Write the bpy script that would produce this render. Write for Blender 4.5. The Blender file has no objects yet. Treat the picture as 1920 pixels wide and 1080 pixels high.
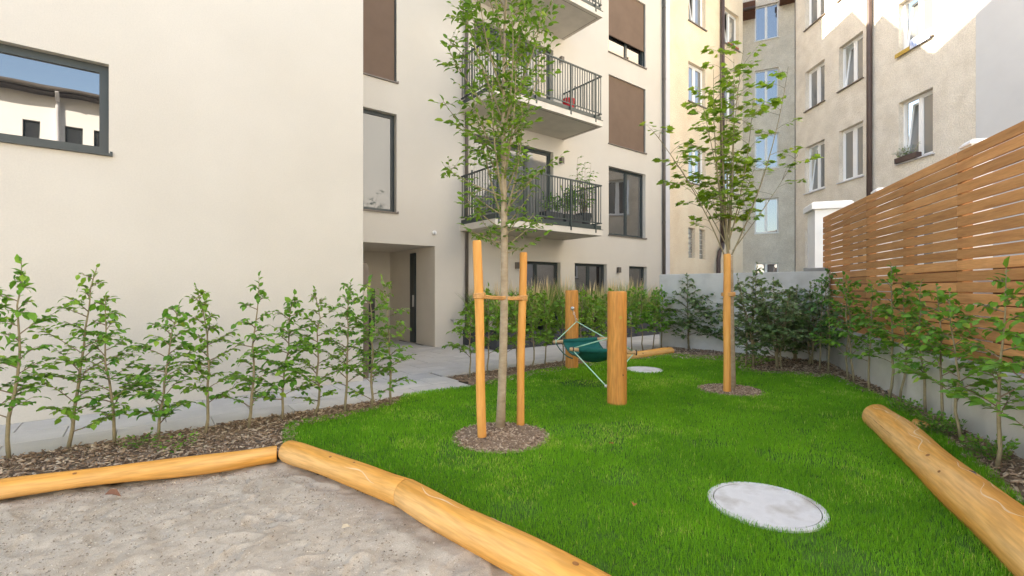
import bpy, math, random
import numpy as np
from mathutils import Vector

sc = bpy.context.scene
R = math.radians

# ------------------------------------------------------------------ camera, sky, sun, exposure
CAM_H = 1.434
FOC = 885.0                                  # focal length in pixels of a 1920 px wide picture
cam_d = bpy.data.cameras.new('camera')
cam_d.sensor_width = 36.0
cam_d.lens = 36.0 * FOC / 1920.0
cam_d.clip_start = 0.05
cam_d.clip_end = 800.0
cam = bpy.data.objects.new('camera', cam_d)
sc.collection.objects.link(cam)
cam.location = (0, 0, CAM_H)
cam.rotation_euler = (R(90), 0, 0)
sc.camera = cam

SUN_ELEV = R(27.0)
SUN_H = Vector((-0.9973, 0.0730))            # horizontal direction towards the sun
world = bpy.data.worlds.new('World')
sc.world = world
world.use_nodes = True
wn, wl = world.node_tree.nodes, world.node_tree.links
wn.clear()
sky = wn.new('ShaderNodeTexSky')
sky.sky_type = 'NISHITA'
sky.sun_disc = False
sky.sun_elevation = SUN_ELEV
sky.sun_rotation = math.atan2(SUN_H.x, SUN_H.y)
sky.air_density = 1.0
sky.dust_density = 1.2
sky.ozone_density = 1.0
bg = wn.new('ShaderNodeBackground')
bg.inputs['Strength'].default_value = 0.15
wo = wn.new('ShaderNodeOutputWorld')
wl.new(sky.outputs['Color'], bg.inputs['Color'])
wl.new(bg.outputs['Background'], wo.inputs['Surface'])

sun_d = bpy.data.lights.new('sun', 'SUN')
sun_d.energy = 5.0
sun_d.angle = R(0.53)
sun_d.color = (1.0, 0.93, 0.82)
sun = bpy.data.objects.new('sun', sun_d)
sc.collection.objects.link(sun)
s3 = Vector((SUN_H.x * math.cos(SUN_ELEV), SUN_H.y * math.cos(SUN_ELEV), math.sin(SUN_ELEV)))
sun.rotation_euler = (-s3).to_track_quat('-Z', 'Y').to_euler()
sun.location = (-20, 5, 30)

vs = sc.view_settings
vs.view_transform = 'Standard'
vs.look = 'None'
vs.exposure = 2.12
vs.gamma = 1.0
vs.use_curve_mapping = False
vs.use_white_balance = True                  # camera balanced for open shade
vs.white_balance_temperature = 7300
vs.white_balance_tint = 10
sc.cycles.use_denoising = True
sc.cycles.max_bounces = 8
sc.cycles.transparent_max_bounces = 12
sc.cycles.sample_clamp_indirect = 6.0

# ------------------------------------------------------------------ measuring helpers
def G(px, py, z=0.0):
    """ground point (height z) seen at pixel px,py of the 1920x1080 survey picture"""
    Y = (CAM_H - z) * FOC / (py - 540.0)
    return np.array([(px - 960.0) / FOC * Y, Y, z])

ANG = R(38.07)                               # the new facade runs along this direction
UX, UY = math.cos(ANG), math.sin(ANG)
def W(u, v, z=0.0):
    return Vector((UX * u - UY * v, UY * u + UX * v, z))
def uv(p):
    return UX * p[0] + UY * p[1], -UY * p[0] + UX * p[1]

# ------------------------------------------------------------------ materials
MATS = {}
def nodes_of(name):
    m = bpy.data.materials.new(name)
    m.use_nodes = True
    nt = m.node_tree
    nt.nodes.clear()
    out = nt.nodes.new('ShaderNodeOutputMaterial')
    return m, nt, out

def mat(name, c1, c2=None, scale=4.0, detail=6.0, rough=0.8, bump=0.0, bscale=60.0, bdist=0.01,
        stretch=(1, 1, 1), rnd=0.0, spec=0.3, lo=0.3, hi=0.7, metal=0.0, c3=None, s3=1.0, amt3=0.5, fine=None):
    if name in MATS:
        return MATS[name]
    m, nt, out = nodes_of(name)
    N, L = nt.nodes, nt.links
    b = N.new('ShaderNodeBsdfPrincipled')
    b.inputs['Roughness'].default_value = rough
    b.inputs['Specular IOR Level'].default_value = spec
    b.inputs['Metallic'].default_value = metal
    L.new(b.outputs[0], out.inputs['Surface'])
    tc = N.new('ShaderNodeTexCoord')
    mp = N.new('ShaderNodeMapping')
    mp.inputs['Scale'].default_value = stretch
    L.new(tc.outputs['Object'], mp.inputs['Vector'])
    vec = mp.outputs['Vector']
    oi = None
    if rnd:
        oi = N.new('ShaderNodeObjectInfo')
        ml = N.new('ShaderNodeMath'); ml.operation = 'MULTIPLY'; ml.inputs[1].default_value = 57.0
        L.new(oi.outputs['Random'], ml.inputs[0])
        ad = N.new('ShaderNodeVectorMath'); ad.operation = 'ADD'
        L.new(vec, ad.inputs[0]); L.new(ml.outputs[0], ad.inputs[1])
        vec = ad.outputs[0]
    if c2 is None:
        c2 = c1
    no = N.new('ShaderNodeTexNoise')
    no.inputs['Scale'].default_value = scale
    no.inputs['Detail'].default_value = detail
    no.inputs['Roughness'].default_value = 0.6
    L.new(vec, no.inputs['Vector'])
    rp = N.new('ShaderNodeValToRGB')
    rp.color_ramp.elements[0].position = lo
    rp.color_ramp.elements[1].position = hi
    rp.color_ramp.elements[0].color = (*c1, 1)
    rp.color_ramp.elements[1].color = (*c2, 1)
    L.new(no.outputs['Fac'], rp.inputs['Fac'])
    col = rp.outputs['Color']
    if c3 is not None:                       # a second, larger or finer layer of stains
        n3 = N.new('ShaderNodeTexNoise')
        n3.inputs['Scale'].default_value = s3; n3.inputs['Detail'].default_value = 8.0
        L.new(vec, n3.inputs['Vector'])
        r3 = N.new('ShaderNodeValToRGB')
        r3.color_ramp.elements[0].position = 0.5; r3.color_ramp.elements[1].position = 0.72
        r3.color_ramp.elements[0].color = (0, 0, 0, 1); r3.color_ramp.elements[1].color = (amt3,) * 3 + (1,)
        L.new(n3.outputs['Fac'], r3.inputs['Fac'])
        mx = N.new('ShaderNodeMix'); mx.data_type = 'RGBA'
        mx.inputs['B'].default_value = (*c3, 1)
        L.new(r3.outputs['Color'], mx.inputs['Factor']); L.new(col, mx.inputs['A'])
        col = mx.outputs['Result']
    if fine is not None:                     # (scale, low, high) fine speckle that multiplies the colour
        nf = N.new('ShaderNodeTexNoise')
        nf.inputs['Scale'].default_value = fine[0]; nf.inputs['Detail'].default_value = 3.0
        L.new(vec if stretch != (1, 1, 1) else tc.outputs['Object'], nf.inputs['Vector'])
        mr = N.new('ShaderNodeMapRange')
        mr.inputs['From Min'].default_value = 0.35; mr.inputs['From Max'].default_value = 0.65
        mr.inputs['To Min'].default_value = fine[1]; mr.inputs['To Max'].default_value = fine[2]
        L.new(nf.outputs['Fac'], mr.inputs['Value'])
        vm = N.new('ShaderNodeVectorMath'); vm.operation = 'SCALE'
        L.new(col, vm.inputs[0]); L.new(mr.outputs[0], vm.inputs['Scale'])
        col = vm.outputs[0]
    if rnd:
        hs = N.new('ShaderNodeHueSaturation')
        mr = N.new('ShaderNodeMapRange')
        mr.inputs['To Min'].default_value = 1 - rnd; mr.inputs['To Max'].default_value = 1 + rnd
        L.new(oi.outputs['Random'], mr.inputs['Value'])
        L.new(mr.outputs[0], hs.inputs['Value']); L.new(col, hs.inputs['Color'])
        col = hs.outputs['Color']
    L.new(col, b.inputs['Base Color'])
    if bump:
        n2 = N.new('ShaderNodeTexNoise')
        n2.inputs['Scale'].default_value = bscale; n2.inputs['Detail'].default_value = 5.0
        L.new(vec, n2.inputs['Vector'])
        bp = N.new('ShaderNodeBump')
        bp.inputs['Strength'].default_value = bump; bp.inputs['Distance'].default_value = bdist
        L.new(n2.outputs['Fac'], bp.inputs['Height']); L.new(bp.outputs['Normal'], b.inputs['Normal'])
    MATS[name] = m
    return m

def leaf_mat(name, dark, light, yellow=None, trans=0.3, rough=0.5, rib=True):
    m, nt, out = nodes_of(name)
    N, L = nt.nodes, nt.links
    at = N.new('ShaderNodeAttribute'); at.attribute_name = 'rnd'
    rp = N.new('ShaderNodeValToRGB')
    e = rp.color_ramp.elements
    e[0].position = 0.0; e[0].color = (*dark, 1)
    e[1].position = 0.8; e[1].color = (*light, 1)
    if yellow is not None:
        k = e.new(0.97); k.color = (*yellow, 1)
    L.new(at.outputs['Fac'], rp.inputs['Fac'])
    b = N.new('ShaderNodeBsdfPrincipled')
    b.inputs['Roughness'].default_value = rough
    b.inputs['Specular IOR Level'].default_value = 0.35
    t = N.new('ShaderNodeBsdfTranslucent')
    mx = N.new('ShaderNodeMixShader'); mx.inputs[0].default_value = trans
    L.new(rp.outputs['Color'], b.inputs['Base Color'])
    hs = N.new('ShaderNodeHueSaturation'); hs.inputs['Hue'].default_value = 0.485
    hs.inputs['Value'].default_value = 1.5
    L.new(rp.outputs['Color'], hs.inputs['Color'])
    L.new(hs.outputs['Color'], t.inputs['Color'])
    L.new(b.outputs[0], mx.inputs[1]); L.new(t.outputs[0], mx.inputs[2])
    L.new(mx.outputs[0], out.inputs['Surface'])
    MATS[name] = m
    return m

def glass_mat(name, refl, tint, clear=False, rough=0.0):
    """window glass: part mirror; behind it dark room (opaque tint) or see-through"""
    m, nt, out = nodes_of(name)
    N, L = nt.nodes, nt.links
    g = N.new('ShaderNodeBsdfGlossy'); g.inputs['Roughness'].default_value = rough
    g.inputs['Color'].default_value = (0.97, 0.98, 1.0, 1)
    tc = N.new('ShaderNodeTexCoord')
    no = N.new('ShaderNodeTexNoise'); no.inputs['Scale'].default_value = 1.6; no.inputs['Detail'].default_value = 1.0
    L.new(tc.outputs['Object'], no.inputs['Vector'])
    bp = N.new('ShaderNodeBump'); bp.inputs['Strength'].default_value = 0.05; bp.inputs['Distance'].default_value = 0.02
    L.new(no.outputs['Fac'], bp.inputs['Height']); L.new(bp.outputs['Normal'], g.inputs['Normal'])
    if clear:
        d = N.new('ShaderNodeBsdfTransparent')
    else:
        d = N.new('ShaderNodeBsdfDiffuse')
    d.inputs['Color'].default_value = (*tint, 1)
    lw = N.new('ShaderNodeLayerWeight'); lw.inputs['Blend'].default_value = 0.35
    mr = N.new('ShaderNodeMapRange'); mr.inputs['To Min'].default_value = refl; mr.inputs['To Max'].default_value = 1.0
    L.new(lw.outputs['Fresnel'], mr.inputs['Value'])
    mx = N.new('ShaderNodeMixShader')
    L.new(mr.outputs[0], mx.inputs[0]); L.new(d.outputs[0], mx.inputs[1]); L.new(g.outputs[0], mx.inputs[2])
    L.new(mx.outputs[0], out.inputs['Surface'])
    MATS[name] = m
    return m

M_PLASTER = mat('cream_plaster', (0.54, 0.507, 0.455), (0.58, 0.547, 0.495), scale=0.7, c3=(0.56, 0.515, 0.45), s3=0.9, amt3=0.35, rough=0.92, bump=0.4, bscale=110, bdist=0.005, fine=(60, 0.975, 1.02))
M_SOFFIT = mat('soffit_plaster', (0.60, 0.55, 0.47), (0.66, 0.61, 0.53), scale=1.2, rough=0.92, bump=0.2, bscale=200, bdist=0.004)
M_SLAB = mat('balcony_concrete', (0.55, 0.51, 0.45), (0.66, 0.61, 0.54), scale=2.5, rough=0.85, bump=0.15, bscale=120, bdist=0.004)
M_ANTH = mat('anthracite_metal', (0.020, 0.030, 0.032), (0.028, 0.040, 0.042), scale=3, rough=0.42, spec=0.5)
M_RAIL = mat('dark_green_grey_steel', (0.028, 0.042, 0.040), (0.04, 0.056, 0.054), scale=3, rough=0.45, spec=0.5)
M_BLIND = mat('brown_screen_fabric', (0.135, 0.090, 0.064), (0.158, 0.106, 0.076), scale=2, rough=0.75, bump=0.2, bscale=400, bdist=0.002)
M_SILL = mat('bronze_sill_metal', (0.13, 0.105, 0.085), (0.16, 0.13, 0.105), scale=5, rough=0.45, spec=0.5)
M_PIPE = mat('brown_pipe_metal', (0.085, 0.072, 0.062), (0.12, 0.10, 0.085), scale=3, rough=0.5, spec=0.5)
M_PIPE2 = mat('dark_brown_pipe', (0.060, 0.038, 0.033), (0.090, 0.058, 0.050), scale=3, rough=0.5, spec=0.4)
M_WHITE = mat('white_plastic', (0.78, 0.78, 0.78), (0.83, 0.83, 0.82), scale=4, rough=0.4, spec=0.5)
M_OLDY = mat('old_yellow_plaster', (0.70, 0.565, 0.41), (0.80, 0.69, 0.53), scale=1.1, rough=0.95, bump=0.9, bscale=28, bdist=0.03, c3=(0.80, 0.72, 0.58), s3=0.5, amt3=0.7, fine=(34, 0.88, 1.07))
M_OLDB = mat('old_beige_plaster', (0.66, 0.59, 0.49), (0.80, 0.735, 0.635), scale=2.2, rough=0.95, bump=1.0, bscale=22, bdist=0.035, c3=(0.58, 0.52, 0.44), s3=0.9, amt3=0.65, fine=(30, 0.86, 1.08))
M_GREY = mat('grey_plaster', (0.52, 0.52, 0.52), (0.58, 0.58, 0.575), scale=0.8, rough=0.95, bump=0.3, bscale=60, bdist=0.008)
M_CONC = mat('concrete', (0.47, 0.465, 0.45), (0.58, 0.575, 0.555), scale=1.6, rough=0.9, bump=0.35, bscale=60, bdist=0.006, c3=(0.30, 0.29, 0.27), s3=2.2, amt3=0.45, fine=(160, 0.94, 1.05))
M_CONCD = mat('dark_concrete', (0.24, 0.24, 0.235), (0.32, 0.32, 0.31), scale=2.6, rough=0.9, bump=0.35, bscale=60, bdist=0.006)
M_PAVE = mat('paving_stone', (0.47, 0.445, 0.41), (0.57, 0.54, 0.50), scale=2.4, rough=0.85, bump=0.25, bscale=180, bdist=0.003, rnd=0.06, c3=(0.40, 0.375, 0.345), s3=1.1, amt3=0.45, fine=(320, 0.9, 1.08))
M_JOINT = mat('joint_sand', (0.14, 0.125, 0.105), (0.2, 0.18, 0.15), scale=30, rough=0.95)
M_COVER = mat('manhole_concrete', (0.54, 0.535, 0.53), (0.66, 0.655, 0.645), scale=5, rough=0.85, bump=0.3, bscale=90, bdist=0.004, c3=(0.27, 0.23, 0.18), s3=4.5, amt3=0.7, fine=(240, 0.93, 1.05))
M_LOG = mat('peeled_log_wood', (0.54, 0.235, 0.045), (0.70, 0.37, 0.095), scale=1.5, stretch=(0.30, 3.4, 3.4), rough=0.75, bump=0.3, bscale=7.0, bdist=0.006, c3=(0.66, 0.43, 0.21), s3=1.3, amt3=0.9, fine=(16.0, 0.84, 1.10), spec=0.15)
M_POST = mat('orange_robinia_wood', (0.50, 0.205, 0.045), (0.62, 0.29, 0.075), scale=2.4, stretch=(7, 7, 0.8), rough=0.6, bump=0.4, bscale=6.0, bdist=0.008, c3=(0.40, 0.15, 0.035), s3=1.2, amt3=0.8, fine=(7, 0.84, 1.12), spec=0.3)
M_STAKE = mat('stake_wood', (0.60, 0.27, 0.060), (0.72, 0.37, 0.11), scale=3.0, stretch=(9, 9, 0.9), rough=0.65, bump=0.3, bscale=8.0, bdist=0.005, c3=(0.46, 0.18, 0.04), s3=1.6, amt3=0.6, spec=0.3)
M_BOARD = mat('larch_board', (0.50, 0.235, 0.090), (0.61, 0.315, 0.135), scale=2.2, stretch=(0.8, 10, 10), rough=0.7, bump=0.35, bscale=4.5, bdist=0.004, rnd=0.20, c3=(0.32, 0.14, 0.055), s3=1.6, amt3=0.6, spec=0.25, fine=(10, 0.92, 1.06))
M_ROPE = mat('coir_rope', (0.50, 0.25, 0.09), (0.62, 0.36, 0.15), scale=60, rough=0.95, bump=0.6, bscale=220, bdist=0.004)
M_BARK = mat('young_bark', (0.30, 0.235, 0.16), (0.42, 0.345, 0.25), scale=9, stretch=(1, 1, 2.5), rough=0.9, bump=0.5, bscale=45, bdist=0.006, c3=(0.20, 0.16, 0.11), s3=12, amt3=0.5)
M_TWIG = mat('twig_bark', (0.17, 0.125, 0.085), (0.27, 0.205, 0.14), scale=20, rough=0.9)
M_TWIGG = mat('green_twig', (0.20, 0.17, 0.10), (0.29, 0.245, 0.15), scale=20, rough=0.85)
M_SOIL = mat('bark_mulch', (0.15, 0.10, 0.065), (0.29, 0.21, 0.145), scale=26, rough=1.0, bump=0.8, bscale=70, bdist=0.02)
M_CHIP = mat('mulch_chip', (0.13, 0.085, 0.055), (0.36, 0.27, 0.19), scale=14, rough=0.95)
M_LAWN = mat('lawn_soil', (0.035, 0.095, 0.010), (0.07, 0.16, 0.018), scale=9, rough=1.0, bump=0.5, bscale=60, bdist=0.02)
M_GROUND = mat('ground_soil', (0.10, 0.085, 0.06), (0.16, 0.13, 0.10), scale=3, rough=1.0)
M_SAND = mat('play_sand', (0.41, 0.35, 0.28), (0.53, 0.465, 0.38), scale=11, rough=0.95, bump=0.7, bscale=150, bdist=0.006, c3=(0.34, 0.275, 0.20), s3=3.0, amt3=0.5, fine=(190, 0.84, 1.09))
M_STONE = mat('pebble', (0.22, 0.19, 0.16), (0.42, 0.38, 0.33), scale=8, rough=0.9)
M_NET = mat('dark_green_fabric', (0.003, 0.085, 0.070), (0.006, 0.125, 0.10), scale=9, rough=0.8, bump=0.5, bscale=260, bdist=0.004)
M_CORD = mat('pale_green_cord', (0.32, 0.58, 0.42), (0.45, 0.70, 0.54), scale=50, rough=0.7)
M_CORDD = mat('dark_green_cord', (0.02, 0.07, 0.05), (0.03, 0.10, 0.07), scale=50, rough=0.8)
M_STEEL = mat('galvanised_steel', (0.50, 0.50, 0.49), (0.65, 0.65, 0.64), scale=30, rough=0.35, metal=0.8)
M_BAR = mat('spreader_bar_wood', (0.42, 0.27, 0.14), (0.55, 0.37, 0.21), scale=12, rough=0.7)
M_PLANTER = mat('anthracite_planter', (0.055, 0.057, 0.063), (0.075, 0.077, 0.083), scale=4, rough=0.6)
M_RED = mat('red_plastic', (0.55, 0.02, 0.03), (0.6, 0.03, 0.04), scale=4, rough=0.4)
M_YELLOW = mat('yellow_cloth', (0.42, 0.27, 0.05), (0.5, 0.34, 0.08), scale=9, rough=0.8)
M_STRIPE = mat('blue_white_cloth', (0.20, 0.30, 0.60), (0.75, 0.78, 0.85), scale=16, stretch=(3, 1, 0.2), rough=0.8, lo=0.45, hi=0.55)
M_CURTAIN = mat('white_curtain', (0.75, 0.76, 0.76), (0.82, 0.83, 0.83), scale=2, rough=0.9)
M_ROOM = mat('room_plaster', (0.72, 0.64, 0.55), (0.76, 0.68, 0.59), scale=1, rough=0.9)
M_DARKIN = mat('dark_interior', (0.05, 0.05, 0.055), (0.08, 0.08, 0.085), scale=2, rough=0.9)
M_ROOF = mat('dark_roof_tiles', (0.06, 0.05, 0.05), (0.10, 0.085, 0.08), scale=8, rough=0.8)
M_EAVE = mat('brown_eave_timber', (0.10, 0.042, 0.024), (0.15, 0.065, 0.038), scale=6, rough=0.7)
M_TRIM = mat('pale_grey_trim', (0.55, 0.55, 0.58), (0.60, 0.60, 0.63), scale=3, rough=0.6)
M_PIER = mat('white_painted_masonry', (0.76, 0.76, 0.75), (0.82, 0.82, 0.81), scale=3, rough=0.85, bump=0.2, bscale=60, bdist=0.006)
M_NWALL = mat('brown_render', (0.20, 0.115, 0.06), (0.27, 0.16, 0.09), scale=3, rough=0.95)
M_BLACK = mat('black_plastic', (0.015, 0.015, 0.016), (0.025, 0.025, 0.026), scale=5, rough=0.45)
M_KNOT = mat('wood_knot', (0.20, 0.085, 0.025), (0.34, 0.15, 0.05), scale=30, rough=0.8)
M_CRACK = mat('wood_crack', (0.10, 0.045, 0.015), (0.15, 0.07, 0.025), scale=8, rough=0.9)
M_TRACK = mat('pale_beetle_track', (0.66, 0.45, 0.25), (0.72, 0.52, 0.31), scale=8, rough=0.8)
M_DEADLEAF = mat('dead_leaf', (0.35, 0.13, 0.04), (0.45, 0.2, 0.07), scale=20, rough=0.9)
M_GLASSBLK = mat('glass_blocks', (0.20, 0.19, 0.17), (0.34, 0.33, 0.30), scale=9, stretch=(1, 1, 1.0), rough=0.25, spec=0.6)
M_WHITEWALL = mat('white_render', (0.78, 0.78, 0.77), (0.84, 0.84, 0.83), scale=1, rough=0.9)
G_MIRROR = glass_mat('reflective_glass', 0.20, (0.012, 0.014, 0.016))
G_OLD = glass_mat('old_window_glass', 0.10, (0.16, 0.165, 0.165))
G_SKYPANE = glass_mat('coated_glass', 0.20, (0.02, 0.03, 0.05))
G_SOFT = glass_mat('pale_glass', 0.04, (0.10, 0.11, 0.115))
G_DOOR = glass_mat('dark_door_glass', 0.07, (0.10, 0.105, 0.105))
G_CLEAR = glass_mat('clear_glass', 0.28, (0.88, 0.90, 0.90), clear=True)
L_BEECH = leaf_mat('beech_leaf', (0.045, 0.165, 0.018), (0.175, 0.375, 0.04), (0.34, 0.46, 0.06), 0.4, rough=0.5)
L_BEECHL = leaf_mat('brightened_beech_leaf', (0.075, 0.19, 0.016), (0.20, 0.37, 0.038), (0.33, 0.46, 0.07), 0.38)  # beech green lightened to offset the weak sky light at the planter hedge
L_BEECHD = leaf_mat('beech_leaf_dark', (0.038, 0.125, 0.026), (0.115, 0.265, 0.055), (0.23, 0.37, 0.06), 0.32, rough=0.4)
L_HORN = leaf_mat('tree_leaf', (0.05, 0.14, 0.013), (0.175, 0.325, 0.032), (0.32, 0.4, 0.05), 0.42, rough=0.5)
L_MAPLE = leaf_mat('maple_leaf', (0.085, 0.195, 0.014), (0.225, 0.36, 0.03), (0.38, 0.44, 0.06), 0.45, rough=0.5)
L_PRIVET = leaf_mat('shrub_leaf', (0.065, 0.13, 0.042), (0.185, 0.28, 0.105), (0.3, 0.39, 0.17), 0.32, rough=0.33)
L_REED = leaf_mat('reed_leaf', (0.09, 0.2, 0.03), (0.26, 0.4, 0.08), (0.5, 0.47, 0.2), 0.35, rough=0.5)
L_PLUME = leaf_mat('reed_plume', (0.5, 0.38, 0.2), (0.72, 0.58, 0.34), (0.76, 0.64, 0.42), 0.3, rough=0.7)
L_GRASS = leaf_mat('grass_blade', (0.048, 0.195, 0.006), (0.2, 0.475, 0.022), (0.46, 0.54, 0.11), 0.36, rough=0.55)

# ------------------------------------------------------------------ mesh helpers
COL = sc.collection
def tag(o, label=None, cat=None, group=None, kind=None):
    if label: o['label'] = label
    if cat: o['category'] = cat
    if group: o['group'] = group
    if kind: o['kind'] = kind
    return o

def empty(name, loc, rz=0.0, label=None, cat=None, group=None, kind=None):
    o = bpy.data.objects.new(name, None)
    COL.objects.link(o)
    o.location = loc
    o.rotation_euler = (0, 0, rz)
    o.empty_display_size = 0.2
    return tag(o, label, cat, group, kind)

def link(name, me, m, parent=None, loc=(0, 0, 0), rot=(0, 0, 0)):
    o = bpy.data.objects.new(name, me)
    COL.objects.link(o)
    if m is not None and len(me.materials) == 0:
        me.materials.append(m)
    o.parent = parent
    o.location = loc
    o.rotation_euler = rot
    return o

class MB:
    """collects shapes, then links them as one mesh object"""
    def __init__(self, off=(0, 0, 0)):
        self.v, self.f, self.off = [], [], off
    def add(self, vs_, fs_):
        b = len(self.v)
        self.v += [tuple(p) for p in vs_]
        self.f += [tuple(i + b for i in f) for f in fs_]
        return self
    def box(self, x0, x1, y0, y1, z0, z1):
        return self.add([(x0, y0, z0), (x1, y0, z0), (x1, y1, z0), (x0, y1, z0), (x0, y0, z1), (x1, y0, z1), (x1, y1, z1), (x0, y1, z1)],
                        [(0, 3, 2, 1), (4, 5, 6, 7), (0, 1, 5, 4), (1, 2, 6, 5), (2, 3, 7, 6), (3, 0, 4, 7)])
    def chbox(self, x0, x1, y0, y1, z0, z1, c=0.006):
        """box with chamfered upper edges"""
        vv = [(x0, y0, z0), (x1, y0, z0), (x1, y1, z0), (x0, y1, z0),
              (x0, y0, z1 - c), (x1, y0, z1 - c), (x1, y1, z1 - c), (x0, y1, z1 - c),
              (x0 + c, y0 + c, z1), (x1 - c, y0 + c, z1), (x1 - c, y1 - c, z1), (x0 + c, y1 - c, z1)]
        ff = [(0, 3, 2, 1), (8, 9, 10, 11)]
        for i in range(4):
            j = (i + 1) % 4
            ff += [(i, j, 4 + j, 4 + i), (4 + i, 4 + j, 8 + j, 8 + i)]
        return self.add(vv, ff)
    def quad(self, a, b, c, d):
        return self.add([a, b, c, d], [(0, 1, 2, 3)])
    def tube(self, pts, rads, n=6, cap=True):
        pts = [Vector(p) for p in pts]
        if not hasattr(rads, '__len__'):
            rads = [rads] * len(pts)
        vv, ff = [], []
        ref = None
        for i, p in enumerate(pts):
            t = (pts[min(i + 1, len(pts) - 1)] - pts[max(i - 1, 0)])
            t = t.normalized() if t.length > 1e-9 else Vector((0, 0, 1))
            if ref is None:
                ref = Vector((1, 0, 0)) if abs(t.x) < 0.8 else Vector((0, 1, 0))
            a = (ref - t * ref.dot(t)).normalized()
            ref = a
            b = t.cross(a)
            for k in range(n):
                w = 2 * math.pi * k / n
                vv.append(p + (a * math.cos(w) + b * math.sin(w)) * rads[i])
        for i in range(len(pts) - 1):
            for k in range(n):
                k2 = (k + 1) % n
                ff.append((i * n + k, i * n + k2, (i + 1) * n + k2, (i + 1) * n + k))
        if cap:
            ff.append(tuple(range(n))[::-1])
            ff.append(tuple((len(pts) - 1) * n + k for k in range(n)))
        return self.add(vv, ff)
    def prism(self, poly, y0, y1):
        """polygon in (x, z), extruded along y"""
        n = len(poly)
        vv = [(x, y0, z) for x, z in poly] + [(x, y1, z) for x, z in poly]
        ff = [tuple(range(n)), tuple(range(n, 2 * n))[::-1]]
        for i in range(n):
            j = (i + 1) % n
            ff.append((i, i + n, j + n, j))
        return self.add(vv, ff)
    def mesh(self, name, smooth=False):
        me = bpy.data.meshes.new(name)
        ox, oy, oz = self.off
        me.from_pydata([(x - ox, y - oy, z - oz) for x, y, z in self.v], [], self.f)
        me.update()
        if smooth:
            me.polygons.foreach_set('use_smooth', [True] * len(me.polygons))
        return me
    def build(self, name, m, parent=None, loc=(0, 0, 0), smooth=False, rot=(0, 0, 0)):
        return link(name, self.mesh(name, smooth), m, parent, loc, rot)

def np_mesh(name, V, F, m, parent=None, attr=None, smooth=False, loc=(0, 0, 0)):
    """V (n,3), F (k, 3 or 4) arrays; attr one value per vertex"""
    me = bpy.data.meshes.new(name)
    V = np.ascontiguousarray(V, dtype=np.float32); F = np.ascontiguousarray(F, dtype=np.int32)
    k = F.shape[1]
    me.vertices.add(len(V)); me.vertices.foreach_set('co', V.ravel())
    me.loops.add(F.size); me.loops.foreach_set('vertex_index', F.ravel())
    me.polygons.add(len(F))
    me.polygons.foreach_set('loop_start', np.arange(0, F.size, k, dtype=np.int32))
    me.update(calc_edges=True)
    if smooth:
        me.polygons.foreach_set('use_smooth', np.ones(len(F), dtype=bool))
    if attr is not None:
        a = me.attributes.new('rnd', 'FLOAT', 'POINT')
        a.data.foreach_set('value', np.ascontiguousarray(attr, dtype=np.float32))
    return link(name, me, m, parent, loc)

# simple tileable-free value noise for displacement
def vnoise(x, y, seed=0):
    xi, yi = np.floor(x).astype(np.int64), np.floor(y).astype(np.int64)
    fx, fy = x - xi, y - yi
    fx, fy = fx * fx * (3 - 2 * fx), fy * fy * (3 - 2 * fy)
    def h(a, b):
        n = (a * 374761393 + b * 668265263 + seed * 982451653) & 0x7fffffff
        n = ((n ^ (n >> 13)) * 1274126177) & 0x7fffffff
        return ((n ^ (n >> 16)) & 0xffff) / 65535.0
    return (h(xi, yi) * (1 - fx) + h(xi + 1, yi) * fx) * (1 - fy) + (h(xi, yi + 1) * (1 - fx) + h(xi + 1, yi + 1) * fx) * fy

def in_poly(P, poly):
    x, y = P[:, 0], P[:, 1]
    ins = np.zeros(len(P), bool)
    n = len(poly)
    j = n - 1
    for i in range(n):
        xi, yi = poly[i][:2]; xj, yj = poly[j][:2]
        c = ((yi > y) != (yj > y)) & (x < (xj - xi) * (y - yi) / (yj - yi + 1e-12) + xi)
        ins ^= c
        j = i
    return ins

# ------------------------------------------------------------------ ground, lawn, beds, paving
gr = MB().box(-150, 150, -150, 250, -0.6, -0.16).build('ground', M_GROUND)
tag(gr, kind='structure')

rng = np.random.default_rng(7)
random.seed(7)

# sandbox edging (positions on the ground)
LOG2 = [G(536, 852), G(758, 934), G(1010, 1075), None]
LOG2[3] = LOG2[2] + (LOG2[2] - LOG2[1]) * 1.6
LAWN_PX = [(533, 838), (531, 808), (542, 794), (590, 786), (640, 778), (700, 766), (745, 752), (757, 741), (820, 732), (890, 723),
           (930, 712), (975, 702), (1010, 694), (1060, 687), (1110, 680), (1185, 671), (1258, 664), (1300, 667), (1345, 669), (1372, 662), (1420, 666),
           (1455, 676), (1400, 690), (1425, 698), (1500, 698), (1560, 706), (1600, 722), (1640, 740), (1690, 760),
           (1740, 792), (1790, 838), (1850, 880), (1920, 945), (2010, 1060)]
LAWN = [G(*p)[:2] for p in LAWN_PX] + [np.array([2.2, 1.2]), np.array([1.2, 0.7])] + [LOG2[3][:2], LOG2[2][:2], LOG2[1][:2]]
def poly_sheet(name, poly, z, m):
    from mathutils.geometry import tessellate_polygon
    vv = [Vector((p[0], p[1], z)) for p in poly]
    tris = tessellate_polygon([vv])
    fs = []
    for t in tris:
        a, b, c = (vv[i] for i in t)
        fs.append(t if (b - a).cross(c - a).z > 0 else t[::-1])
    return MB().add(vv, fs).build(name, m)
lawn = poly_sheet('lawn_ground', LAWN, 0.0, M_LAWN)
tag(lawn, kind='structure')

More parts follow.
